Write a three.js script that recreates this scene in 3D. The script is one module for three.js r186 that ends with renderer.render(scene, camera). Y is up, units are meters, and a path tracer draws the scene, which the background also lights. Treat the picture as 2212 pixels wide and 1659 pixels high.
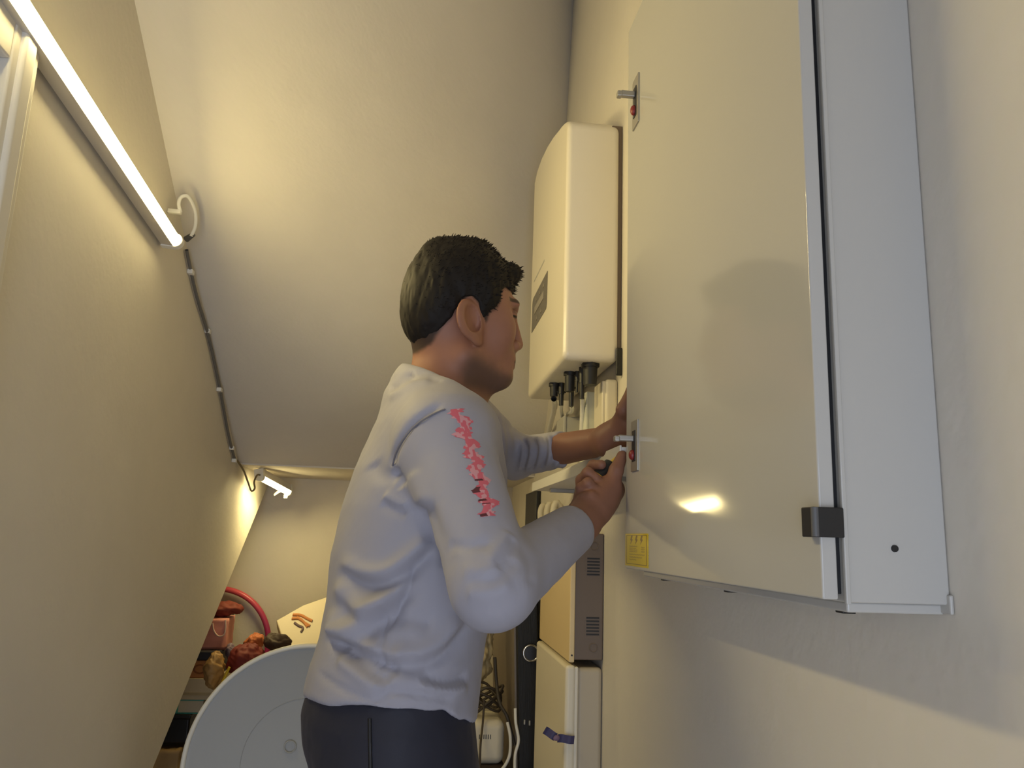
import * as THREE from 'three';
import { RoundedBoxGeometry } from 'three/addons/geometries/RoundedBoxGeometry.js';
import { mergeGeometries, mergeVertices } from 'three/addons/utils/BufferGeometryUtils.js';
import { RectAreaLightUniformsLib } from 'three/addons/lights/RectAreaLightUniformsLib.js';

// ---------------------------------------------------------------- camera, light, exposure
const V = (x, y, z) => new THREE.Vector3(x, y, z);
const scene = new THREE.Scene();
const FOCAL = 1700, MIDX = 1106, MIDY = 829.5, EYE = V(0, 1.21, 0);
const camera = new THREE.PerspectiveCamera(2 * Math.atan(MIDY / FOCAL) * 180 / Math.PI, 2212 / 1659, 0.02, 60);
const DEPTH = V(890 - MIDX, -(1155 - MIDY), -FOCAL).normalize();            // the passage runs away towards this vanishing point
const UP = V(0.034, 1, -(0.034 * DEPTH.x + DEPTH.y) / DEPTH.z).normalize(); // the phone is held two degrees off level
const RIGHT = DEPTH.clone().cross(UP);
camera.position.copy(EYE);
camera.quaternion.setFromRotationMatrix(new THREE.Matrix4().makeBasis(
  V(RIGHT.x, UP.x, -DEPTH.x), V(RIGHT.y, UP.y, -DEPTH.y), V(RIGHT.z, UP.z, -DEPTH.z)));
scene.add(camera);

const renderer = new THREE.WebGLRenderer({ antialias: true });
renderer.toneMapping = THREE.LinearToneMapping;
renderer.toneMappingExposure = 1.04;
renderer.shadowMap.enabled = true;
scene.background = new THREE.Color().setRGB(0.3, 0.33, 0.38);               // evening daylight outside the doorway behind the camera
RectAreaLightUniformsLib.init();
const doorwayLight = new THREE.RectAreaLight(new THREE.Color().setRGB(0.76, 0.86, 1.08), 3.9, 0.8, 1.4);
doorwayLight.position.set(-0.11, 0.76, 1.12); doorwayLight.lookAt(-0.11, 0.76, -3);
doorwayLight.castShadow = true; doorwayLight.name = 'doorway_daylight';
scene.add(doorwayLight);
const WARM = new THREE.Color().setRGB(1.0, 0.79, 0.34);

// ---------------------------------------------------------------- pixel of the photograph -> point on a surface of the place
function ray(px, py) {
  const a = px - MIDX, b = -(py - MIDY), c = -FOCAL;
  return V(RIGHT.x * a + RIGHT.y * b + RIGHT.z * c, UP.x * a + UP.y * b + UP.z * c, -(DEPTH.x * a + DEPTH.y * b + DEPTH.z * c));
}
const onX = (px, py, x) => { const r = ray(px, py); return r.multiplyScalar((x - EYE.x) / r.x).add(EYE); };
const onY = (px, py, y) => { const r = ray(px, py); return r.multiplyScalar((y - EYE.y) / r.y).add(EYE); };
const onZ = (px, py, z) => { const r = ray(px, py); return r.multiplyScalar((z - EYE.z) / r.z).add(EYE); };

// ---------------------------------------------------------------- helpers
let seed = 20240611;
const rnd = () => { seed = (seed * 1664525 + 1013904223) >>> 0; return seed / 4294967296; };
const clamp = (v, a = 0, b = 1) => Math.min(b, Math.max(a, v));
const mix = (a, b, t) => a + (b - a) * t;
const smooth = (a, b, v) => { const t = clamp((v - a) / (b - a)); return t * t * (3 - 2 * t); };
function hash(x, y, z) { let h = (x * 374761393 + y * 668265263 + z * 2147483647) | 0; h = Math.imul(h ^ (h >>> 13), 1274126177); return ((h ^ (h >>> 16)) >>> 0) / 4294967296; }
function noise(x, y, z = 0) {
  const i = Math.floor(x), j = Math.floor(y), k = Math.floor(z); let u = x - i, v = y - j, w = z - k;
  u = u * u * (3 - 2 * u); v = v * v * (3 - 2 * v); w = w * w * (3 - 2 * w);
  const q = (a, b, c) => hash(i + a, j + b, k + c);
  return mix(mix(mix(q(0, 0, 0), q(1, 0, 0), u), mix(q(0, 1, 0), q(1, 1, 0), u), v), mix(mix(q(0, 0, 1), q(1, 0, 1), u), mix(q(0, 1, 1), q(1, 1, 1), u), v), w);
}
const fbm = (x, y, z = 0) => 0.5 * noise(x, y, z) + 0.27 * noise(2.1 * x + 7, 2.1 * y, 2.1 * z) + 0.15 * noise(4.3 * x, 4.3 * y + 3, 4.3 * z) + 0.08 * noise(8.7 * x, 8.7 * y, 8.7 * z + 5);

const taken = new Map();
function numbered(name) { const n = taken.get(name) ?? 0; taken.set(name, n + 1); return n ? name + '_' + String(n).padStart(3, '0') : name; }
function finish(m) { m.castShadow = true; m.receiveShadow = true; return m; }
function thing(name, label, category, base = [0, 0, 0], group) {
  const o = new THREE.Group(); o.name = numbered(name); o.position.set(...base); o.userData = { label, category };
  if (group) o.userData.group = group;
  scene.add(o); return o;
}
function rootOf(o) { while (o.parent && o.parent !== scene) o = o.parent; return o; }
// geometry is given in metres in the place; a part is stored relative to the base of its thing
function part(name, geometry, material, parent, label) {
  const b = rootOf(parent).position; geometry.translate(-b.x, -b.y, -b.z);
  const m = finish(new THREE.Mesh(geometry, material)); m.name = name; if (label) m.userData.label = label;
  parent.add(m); return m;
}
function single(name, label, category, geometry, material, group) {
  geometry.computeBoundingBox(); const b = geometry.boundingBox, c = [(b.min.x + b.max.x) / 2, b.min.y, (b.min.z + b.max.z) / 2];
  geometry.translate(-c[0], -c[1], -c[2]);
  const m = finish(new THREE.Mesh(geometry, material)); m.name = numbered(name); m.position.set(...c); m.userData = { label, category };
  if (group) m.userData.group = group;
  scene.add(m); return m;
}
function struct(name, geometry, material, label, category) {
  const m = finish(new THREE.Mesh(geometry, material)); m.name = name; m.userData = { kind: 'structure', label, category }; scene.add(m); return m;
}
function metreUV(g) {                                                        // uv in metres on the two axes a face lies along
  if (g.index) g = g.toNonIndexed();
  g.computeVertexNormals(); const p = g.attributes.position, n = g.attributes.normal, uv = new Float32Array(p.count * 2);
  for (let i = 0; i < p.count; i++) {
    const ax = Math.abs(n.getX(i)), ay = Math.abs(n.getY(i)), az = Math.abs(n.getZ(i));
    if (ax >= ay && ax >= az) { uv[2 * i] = p.getZ(i); uv[2 * i + 1] = p.getY(i); } else if (ay >= az) { uv[2 * i] = p.getX(i); uv[2 * i + 1] = p.getZ(i); } else { uv[2 * i] = p.getX(i); uv[2 * i + 1] = p.getY(i); }
  }
  g.setAttribute('uv', new THREE.BufferAttribute(uv, 2)); return g;
}
const rawBox = (x0, x1, y0, y1, z0, z1) => new THREE.BoxGeometry(x1 - x0, y1 - y0, Math.abs(z1 - z0)).translate((x0 + x1) / 2, (y0 + y1) / 2, (z0 + z1) / 2);
const box = (x0, x1, y0, y1, z0, z1, r = 0.003, seg = 2) => new RoundedBoxGeometry(x1 - x0, y1 - y0, Math.abs(z1 - z0), seg, Math.min(r, 0.49 * Math.min(x1 - x0, y1 - y0, Math.abs(z1 - z0)))).translate((x0 + x1) / 2, (y0 + y1) / 2, (z0 + z1) / 2);
const tube = (pts, r, seg = 40, rad = 8, closed = false) => new THREE.TubeGeometry(new THREE.CatmullRomCurve3(pts, closed, 'centripetal'), seg, r, rad, closed);
function rod(a, b, r0, r1 = r0, rad = 20) {                                  // cylinder from a to b
  const d = b.clone().sub(a), g = new THREE.CylinderGeometry(r1, r0, d.length(), rad);
  g.applyQuaternion(new THREE.Quaternion().setFromUnitVectors(V(0, 1, 0), d.clone().normalize())).translate((a.x + b.x) / 2, (a.y + b.y) / 2, (a.z + b.z) / 2); return g;
}
function merge(list) { return mergeGeometries(list.map((g) => { g = g.index ? g.toNonIndexed() : g; for (const k of Object.keys(g.attributes)) if (!['position', 'normal', 'uv'].includes(k)) g.deleteAttribute(k); return g; })); }
function extrudeX(points, x0, x1) {                                          // outline given as [z, y], pulled along x
  const s = new THREE.Shape(points.map(([z, y]) => new THREE.Vector2(-z, y)));
  return new THREE.ExtrudeGeometry(s, { depth: x1 - x0, bevelEnabled: false }).rotateY(Math.PI / 2).translate(x0, 0, 0);
}
function crumple(g, amp, freq, s = 0) {                                      // push the points of a closed mesh in and out, for cloth and plastic bags
  g.deleteAttribute('uv'); g.deleteAttribute('normal'); g = mergeVertices(g, 1e-5); g.computeVertexNormals(); const p = g.attributes.position, n = g.attributes.normal;
  for (let i = 0; i < p.count; i++) {
    const x = p.getX(i), y = p.getY(i), z = p.getZ(i), d = amp * (1.6 * Math.abs(fbm(x * freq + s, y * freq, z * freq) - 0.5) * 2 + 0.8 * fbm(x * freq * 2.4, y * freq * 2.4 + s, z * freq * 2.4) - 0.7);
    p.setXYZ(i, x + n.getX(i) * d, y + n.getY(i) * d, z + n.getZ(i) * d);
  }
  g.computeVertexNormals(); return g;
}

// ---------------------------------------------------------------- materials
function noiseTexture(size, fn, srgb, repeat) {
  const d = new Uint8Array(size * size * 4);
  for (let j = 0; j < size; j++) for (let i = 0; i < size; i++) { const c = fn(i / size, j / size), o = 4 * (j * size + i); d[o] = 255 * clamp(c[0]); d[o + 1] = 255 * clamp(c[1]); d[o + 2] = 255 * clamp(c[2]); d[o + 3] = 255; }
  const t = new THREE.DataTexture(d, size, size); t.wrapS = t.wrapT = THREE.RepeatWrapping; t.magFilter = THREE.LinearFilter; t.minFilter = THREE.LinearMipmapLinearFilter; t.generateMipmaps = true;
  if (srgb) t.colorSpace = THREE.SRGBColorSpace; t.repeat.set(repeat, repeat); t.needsUpdate = true; return t;
}
const wrap2 = (u, v, f) => { const a = (x, y) => fbm(x * f, y * f); const s = smooth(0, 1, u), t = smooth(0, 1, v); return mix(mix(a(u, v), a(u - 1, v), s), mix(a(u, v - 1), a(u - 1, v - 1), s), t); };
const plasterBump = noiseTexture(512, (u, v) => { const n = 0.55 * wrap2(u, v, 22) + 0.45 * wrap2(u + 0.37, v + 0.11, 70); return [n, n, n]; }, false, 1.4);
const plasterTint = noiseTexture(512, (u, v) => { const n = wrap2(u, v, 5) - 0.5, m = wrap2(u + 0.3, v, 30) - 0.5; const k = 1 + 0.05 * n + 0.02 * m; return [0.93 * k, 0.925 * k, 0.915 * k]; }, true, 0.7);
const std = (r, g, b, rough = 0.6, extra = {}) => new THREE.MeshPhysicalMaterial({ color: new THREE.Color().setRGB(r, g, b), roughness: rough, ...extra });
const paint = (r, g, b) => std(r, g, b, 0.75, { map: plasterTint, bumpMap: plasterBump, bumpScale: 0.0012 });
const M = {
  wall: paint(0.83, 0.79, 0.715), floor: std(0.74, 0.70, 0.66, 0.4, { bumpMap: plasterBump, bumpScale: 0.0005 }),
  trim: std(0.74, 0.71, 0.64, 0.4), steel: std(0.49, 0.48, 0.45, 0.1), rubber: std(0.012, 0.012, 0.013, 0.5),
  black: std(0.014, 0.014, 0.015, 0.38), blackTextured: std(0.012, 0.012, 0.012, 0.55, { bumpMap: plasterBump, bumpScale: 0.0015 }), chrome: std(0.75, 0.74, 0.71, 0.16, { metalness: 1 }),
  greyMetal: std(0.42, 0.4, 0.36, 0.35, { metalness: 0.6 }), red: std(0.22, 0.022, 0.02, 0.4), white: std(0.78, 0.77, 0.72, 0.38), cream: std(0.76, 0.70, 0.55, 0.42), shell: std(0.78, 0.72, 0.58, 0.3),
  pvc: std(0.74, 0.76, 0.67, 0.35), grey: std(0.46, 0.45, 0.41, 0.5), darkGrey: std(0.10, 0.10, 0.10, 0.5), brown: std(0.155, 0.115, 0.085, 0.5), batteryFront: std(0.74, 0.57, 0.3, 0.45),
  aluminium: std(0.62, 0.6, 0.58, 0.35, { metalness: 0.5 }), dish: std(0.36, 0.375, 0.385, 0.5, { bumpMap: plasterBump, bumpScale: 0.0003 }), dishRim: std(0.72, 0.71, 0.64, 0.4),
  lens: std(0.9, 0.88, 0.8, 0.4, { emissive: new THREE.Color().setRGB(1, 0.81, 0.38), emissiveIntensity: 26 }),
};

// ---------------------------------------------------------------- the room under the stairs
const XL = -0.6, XR = 0.42, TOP = 3.0, ZBACK = -3.4, ZFRONT = 1.15;
struct('floor', metreUV(rawBox(-1.9, 0.62, -0.1, 0, ZBACK - 0.15, ZFRONT + 1.4)), M.floor, 'pale tiled floor of the room under the stairs', 'floor');
struct('wall_right', metreUV(rawBox(XR, XR + 0.15, 0, TOP, ZBACK, ZFRONT)), M.wall, 'off white painted wall carrying the metal cabinet and the inverter', 'wall');
struct('wall_left', metreUV(extrudeX([[ZFRONT, 0], [-1.198, 0], [-3.371, 1.397], [ZBACK, 1.43], [ZBACK, TOP], [ZFRONT, TOP]], XL - 0.1, XL)), M.wall, 'off white painted wall with the long tube lamp, cut off along a slope below', 'wall');
struct('wall_back', metreUV(rawBox(-1.9, 0.57, 0, TOP, ZBACK - 0.15, ZBACK)), M.wall, 'cream painted end wall below the stair landing', 'wall');
struct('wall_outer', metreUV(rawBox(-1.9, -1.75, 0, TOP, ZBACK, ZFRONT)), M.wall, 'painted wall beyond the lower flight of stairs', 'wall');
{ // wall behind the photographer with the doorway that lets the daylight in
  const z0 = ZFRONT, z1 = ZFRONT + 0.12;
  struct('wall_front', metreUV(merge([rawBox(-1.9, -0.52, 0, TOP, z0, z1), rawBox(0.3, 0.57, 0, TOP, z0, z1), rawBox(-0.52, 0.3, 2.1, TOP, z0, z1)])), M.wall, 'painted wall with the open doorway', 'wall');
}
struct('ceiling', metreUV(rawBox(-1.9, 0.57, TOP, TOP + 0.12, ZBACK - 0.15, ZFRONT + 0.12)), M.wall, 'flat painted ceiling above the stair', 'ceiling');
struct('ceiling_001', metreUV(rawBox(XL, XR, 1.425, 1.58, ZBACK, -2.777)), M.wall, 'flat cream underside of the stair landing', 'ceiling');
struct('ceiling_002', metreUV(extrudeX([[-1.198, 0], [-3.371, 1.397], [ZBACK, 1.43], [ZBACK, 1.62], [-0.9, 0.0]], -1.75, XL - 0.1)), M.wall, 'sloped underside of the lower stair flight', 'ceiling');
{ // underside of the turning upper flight: gently sloped along the left wall, steep along the right wall
  const left = new THREE.CatmullRomCurve3([V(0, 1.43, -2.777), V(0, 1.66, -2.37), V(0, 1.908, -1.94), V(0, 2.222, -1.457), V(0, 2.62, -0.83), V(0, 3.02, -0.22)]);
  const right = new THREE.CatmullRomCurve3([V(0, 1.43, -2.777), V(0, 1.60, -2.55), V(0, 1.95, -2.42), V(0, 2.36, -2.33), V(0, 2.78, -2.25), V(0, 3.02, -2.2)]);
  const NU = 40, NV = 60, pos = [], uv = [], idx = [];
  for (const up of [0, 0.14]) for (let j = 0; j <= NV; j++) {
    const a = left.getPoint(j / NV), b = right.getPoint(j / NV);
    for (let i = 0; i <= NU; i++) { const t = i / NU, x = mix(XL, XR, t); pos.push(x, mix(a.y, b.y, t) + up, mix(a.z, b.z, t) - up * 0.6); uv.push(x, j / NV * 2.4); }
  }
  const W = NU + 1, S = W * (NV + 1);
  for (let j = 0; j < NV; j++) for (let i = 0; i < NU; i++) { const q = j * W + i; idx.push(q, q + W, q + 1, q + 1, q + W, q + W + 1); const s = q + S; idx.push(s, s + 1, s + W, s + 1, s + W + 1, s + W); }
  const g = new THREE.BufferGeometry(); g.setAttribute('position', new THREE.Float32BufferAttribute(pos, 3)); g.setAttribute('uv', new THREE.Float32BufferAttribute(uv, 2)); g.setIndex(idx); g.computeVertexNormals();
  struct('ceiling_003', g, M.wall, 'sloping curved plaster underside of the upper stair flight', 'ceiling');
}
{ // door frame on the left wall
  const zj = -1.117;
  const fr = new THREE.Group(); fr.name = 'door_1'; fr.position.set(XL, 0, -0.7); fr.userData = { kind: 'structure', label: 'cream painted door frame set in the wall below the tube lamp', category: 'door' }; scene.add(fr);
  part('jamb', box(XL - 0.02, XL + 0.022, 0, 1.897, zj, zj + 0.07, 0.004), M.trim, fr);
  part('jamb_bead', box(XL - 0.02, XL + 0.03, 0, 1.885, zj + 0.022, zj + 0.055, 0.006), M.trim, fr);
  part('jamb', box(XL - 0.02, XL + 0.022, 0, 1.897, -0.29, -0.22, 0.004), M.trim, fr);
  part('head', box(XL - 0.02, XL + 0.021, 1.827, 1.896, zj + 0.07, -0.29, 0.004), M.trim, fr);
  part('door_leaf', box(XL - 0.02, XL + 0.008, 0.005, 1.826, zj + 0.071, -0.291, 0.003), M.trim, fr);
}

// ---------------------------------------------------------------- tube lamps
function tubeLamp(name, label, A, B, out, r, power, lightWidth) {             // A, B: ends of the axis of the diffuser; out: way it faces
  const dir = B.clone().sub(A), len = dir.length(); dir.normalize(); out = out.clone().addScaledVector(dir, -out.dot(dir)).normalize();
  const side = out.clone().cross(dir), mid = A.clone().add(B).multiplyScalar(0.5);
  const frame = new THREE.Matrix4().makeBasis(side, out, dir).setPosition(mid);
  const lamp = thing(name, label, 'lamp', mid.toArray());
  const prof = new THREE.Shape(); prof.moveTo(-r * 1.12, -r * 1.9); prof.lineTo(r * 1.12, -r * 1.9); prof.lineTo(r * 1.12, 0); prof.lineTo(-r * 1.12, 0); prof.closePath();
  part('housing', new THREE.ExtrudeGeometry(prof, { depth: len, bevelEnabled: true, bevelSize: 0.001, bevelThickness: 0.001, bevelSegments: 2 }).translate(0, 0, -len / 2).applyMatrix4(frame), M.aluminium, lamp, 'brushed grey housing');
  const lens = new THREE.CylinderGeometry(r, r, len * 0.985, 24, 1, true, -Math.PI / 2, Math.PI).rotateX(Math.PI / 2);
  // half round facing +out
  const ls = new THREE.Shape(); ls.absarc(0, 0.0008, r, 0, Math.PI, false); ls.closePath(); lens.dispose();
  const lensMesh = part('diffuser', new THREE.ExtrudeGeometry(ls, { depth: len * 0.985, bevelEnabled: false, curveSegments: 18 }).translate(0, 0, -len * 0.985 / 2).applyMatrix4(frame), M.lens, lamp, 'glowing white diffuser');
  void lensMesh;
  const cap = new THREE.Shape(); cap.moveTo(-r * 1.25, -r * 2); cap.lineTo(r * 1.25, -r * 2); cap.lineTo(r * 1.25, 0.3 * r); cap.absarc(0, 0.1 * r, r * 1.25, 0.1, Math.PI - 0.1, false); cap.closePath();
  for (const s of [-1, 1]) part('end_cap', new THREE.ExtrudeGeometry(cap, { depth: 0.012, bevelEnabled: true, bevelSize: 0.0015, bevelThickness: 0.003, bevelSegments: 3 }).translate(0, 0, -0.006 + s * (len / 2 + 0.008)).applyMatrix4(frame), M.white, lamp);
  const l = new THREE.RectAreaLight(WARM, power, len * 0.97, lightWidth); l.name = name + '_light'; l.castShadow = true;
  l.position.copy(mid).addScaledVector(out, r + 0.004);
  l.setRotationFromMatrix(new THREE.Matrix4().makeBasis(dir, out.clone().negate().cross(dir), out.clone().negate()));
  l.position.sub(mid); lamp.add(l);
  return lamp;
}
const tubeFar = onX(376, 518, XL + 0.034), tubeDir = onX(38, 0, XL + 0.034).sub(tubeFar).normalize();
tubeLamp('tube_lamp', 'long lit tube lamp fixed high along the wall', tubeFar.clone().addScaledVector(tubeDir, 0.9), tubeFar, V(1, -0.08, 0), 0.0125, 84, 0.022);
tubeLamp('tube_lamp', 'short lit tube lamp under the stair landing', onZ(563, 1030, -2.9), onZ(621, 1061, -3.18), V(0.2, -0.92, 0.0), 0.0125, 92, 0.022);

// ---------------------------------------------------------------- cables of the lamps
{
  const c = thing('lamp_cable', 'white cable looped from the end of the long tube lamp', 'cable', onX(405, 505, XL + 0.03).toArray());
  const P = (x, y, z) => onZ(x, y, z);
  part('cable', tube([P(413, 510, -1.872), P(421, 492, -1.865), P(423, 466, -1.845), P(416, 440, -1.815), P(403, 423, -1.79), P(391, 426, -1.785), P(386, 442, -1.785), P(390, 458, -1.79)], 0.0042, 60, 10), M.white, c);
  part('cable_clip', box(...(() => { const p = P(388, 458, -1.79); return [XL + 0.0005, p.x + 0.004, p.y - 0.005, p.y + 0.005, p.z - 0.006, p.z + 0.006]; })(), 0.002), M.white, c);
  part('plug', rod(P(402, 517, -1.885), P(418, 506, -1.872), 0.0075, 0.0055, 14), M.darkGrey, c, 'dark plug');
  const e = thing('corner_cable', 'dark grey cable clipped along the sloping corner', 'cable', onX(470, 800, XL + 0.006).toArray());
  const run = [[408, 540], [416, 580], [430, 640], [455, 725], [481, 845], [500, 945], [512, 992]].map(([x, y]) => onX(x - 5, y, XL + 0.007));
  part('cable', tube(run, 0.0045, 60, 8), std(0.15, 0.145, 0.135, 0.5), e);
  for (const [x, y] of [[417, 588], [454, 716], [479, 842], [506, 968], [511, 995]]) { const p = onX(x - 4, y, XL + 0.008); part('clip', box(p.x - 0.008, p.x + 0.006, p.y - 0.006, p.y + 0.006, p.z - 0.01, p.z + 0.01, 0.002), M.white, e, 'white cable clip'); }
  const Q = (x, y, z) => onZ(x, y, z);
  single('lamp_lead', 'thin brown lead hanging in a loop to the short tube lamp', 'cable', tube([onX(512, 994, XL + 0.006), Q(527, 1018, -2.78), Q(537, 1045, -2.79), Q(544, 1061, -2.80), Q(550, 1056, -2.80), Q(549, 1042, -2.805), Q(555, 1027, -2.84), Q(562, 1026, -2.89)], 0.0032, 60, 8), std(0.2, 0.15, 0.07, 0.5));
  const k = thing('lamp_bracket', 'small clear plastic clip hanging below the short tube lamp', 'bracket', Q(610, 1066, -3.155).toArray());
  part('clip', tube([Q(604, 1058, -3.15), Q(594, 1066, -3.15), Q(592, 1070, -3.15), Q(606, 1062, -3.155), Q(618, 1068, -3.165)], 0.003, 30, 6), std(0.7, 0.7, 0.72, 0.2), k);
  part('screw_tab', box(...(() => { const p = Q(617, 1072, -3.165); return [p.x - 0.007, p.x + 0.007, p.y - 0.008, p.y + 0.008, p.z - 0.003, p.z + 0.003]; })(), 0.002), M.white, k);
}

// ---------------------------------------------------------------- steel cabinet on the right wall
{
  const x0 = 0.314, xg = 0.327, xb = 0.332, y0 = 1.172, y1 = 2.052, zn = -0.587, zf = -1.157;
  const c = thing('electrical_cabinet', 'tall pale grey steel cabinet with flat door on the wall', 'cabinet', [XR, y0, (zn + zf) / 2]);
  part('body', box(xb, XR - 0.0006, y0 - 0.002, y1 + 0.002, zf - 0.001, zn, 0.002), M.steel, c);
  part('gasket', box(xg - 0.002, xb + 0.001, y0 + 0.004, y1 - 0.004, zf + 0.004, zn - 0.005, 0.001), M.rubber, c, 'dark door seal');
  const d = part('door', box(x0, xg, y0, y1, zf, zn, 0.0016, 3), M.steel, c);
  const rim = 0.004; part('body_rim', box(xb - 0.001, xb + 0.003, y0 - 0.003, y1, zn, zn + rim, 0.001), M.steel, c);
  part('bottom_flange', box(xb + 0.006, XR - 0.0006, y0 - 0.010, y0 - 0.002, zf + 0.01, zn - 0.008, 0.002), M.steel, c);
  for (const zz of [zn - 0.04, zn - 0.28, zf + 0.06]) part('foot', box(xb + 0.02, xb + 0.032, y0 - 0.0135, y0 - 0.01, zz - 0.012, zz, 0.001), M.rubber, c);
  part('wall_lug', box(XR - 0.004, XR - 0.0006, y0 - 0.009, y0 + 0.006, zn - 0.02, zn + 0.004, 0.0015), M.steel, c);
  // screw in the near side
  const s = onZ(1932, 1185, zn); part('screw', rod(V(s.x, s.y, zn - 0.002), V(s.x, s.y, zn + 0.0016), 0.0031, 0.0026, 16), M.black, c, 'small dark screw');
  // hinges
  for (const yc of [onZ(1775, 1128, zn).y, 1.93]) {
    const h = part('hinge', box(x0 - 0.008, x0 + 0.0004, yc - 0.0115, yc + 0.0115, zn - 0.014, zn + 0.001, 0.001), M.black, c, 'black hinge');
    part('hinge_leaf', box(x0 - 0.0085, xb - 0.001, yc - 0.0115, yc + 0.0115, zn + 0.0004, zn + 0.006, 0.001), M.black, h);
    part('hinge_pin', rod(V(x0 - 0.006, yc - 0.0112, zn + 0.004), V(x0 - 0.006, yc + 0.0112, zn + 0.004), 0.003, 0.003, 12), M.darkGrey, h);
  }
  // swing handles: dished plate, lever swung out, red tab
  for (const [yc, hh] of [[(onX(1375, 205, x0).y + onX(1372, 272, x0).y) / 2 + 0.012, 0.042], [(onX(1373, 909, x0).y + onX(1372, 1018, x0).y) / 2, 0.037]]) {
    const zc = -1.106, hw = 0.017;
    const h = part('handle_plate', box(x0 - 0.0025, x0 + 0.0006, yc - hh, yc + hh, zc - hw, zc + hw, 0.001), M.greyMetal, d, 'grey recessed handle plate');
    part('handle_well', box(x0 - 0.0036, x0 - 0.002, yc - hh * 0.62, yc + hh * 0.6, zc - hw * 0.45, zc + hw * 0.45, 0.001), M.black, h);
    part('lever', merge([box(x0 - 0.026, x0 - 0.003, yc + hh * 0.16, yc + hh * 0.40, zc - 0.005, zc + 0.004, 0.002), box(x0 - 0.032, x0 - 0.024, yc + hh * 0.13, yc + hh * 0.36, zc - 0.006, zc + 0.005, 0.002)]), M.greyMetal, h, 'grey lever swung out');
    part('release_tab', new THREE.SphereGeometry(1, 20, 14).scale(0.0052, hh * 0.2, 0.006).translate(x0 - 0.005, yc - hh * 0.36, zc), M.red, h, 'red tab');
  }
  // yellow warning sticker
  const cv = document.createElement('canvas'); cv.width = 200; cv.height = 260; const g = cv.getContext('2d');
  g.fillStyle = '#e8c916'; g.fillRect(0, 0, 200, 260); g.strokeStyle = '#8a6500'; g.lineWidth = 5; g.strokeRect(12, 14, 176, 228);
  g.fillStyle = '#7a5200';
  for (const bx of [52, 96, 140]) { g.beginPath(); g.moveTo(bx + 2, 16); g.lineTo(bx + 16, 16); g.lineTo(bx + 10, 44); g.lineTo(bx + 17, 48); g.lineTo(bx - 4, 88); g.lineTo(bx + 1, 56); g.lineTo(bx - 6, 52); g.closePath(); g.fill(); }
  g.fillStyle = '#b08c06'; const line = (x, y, w, h) => { for (let k = 0; k < w; k += 7) g.fillRect(x + k, y + (k * 7 % 3), 5, h); };
  line(40, 96, 66, 11); line(40, 113, 62, 8); line(40, 126, 66, 8); line(40, 139, 66, 8); line(144, 102, 26, 10); line(144, 118, 24, 9); line(144, 134, 28, 12); line(40, 160, 128, 9); line(40, 182, 112, 10); line(40, 202, 62, 8);
  const t = new THREE.CanvasTexture(cv); t.colorSpace = THREE.SRGBColorSpace;
  const a = onX(1351, 1152, x0), b = onX(1401, 1228, x0), w = b.z - (zf + 0.001), hgt = onX(1400, 1153, x0).y - onX(1400, 1228, x0).y;
  const st = new THREE.BoxGeometry(w, hgt, 0.0006).rotateY(-Math.PI / 2).translate(x0 - 0.0004, onX(1400, 1190, x0).y, zf + 0.001 + w / 2); void a;
  const plain = std(0.8, 0.62, 0.02, 0.4), face = new THREE.MeshPhysicalMaterial({ map: t, roughness: 0.4 });
  const sm = part('warning_sticker', st, face, d, 'yellow warning sticker with three lightning bolts'); void plain; void sm;
}

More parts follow.
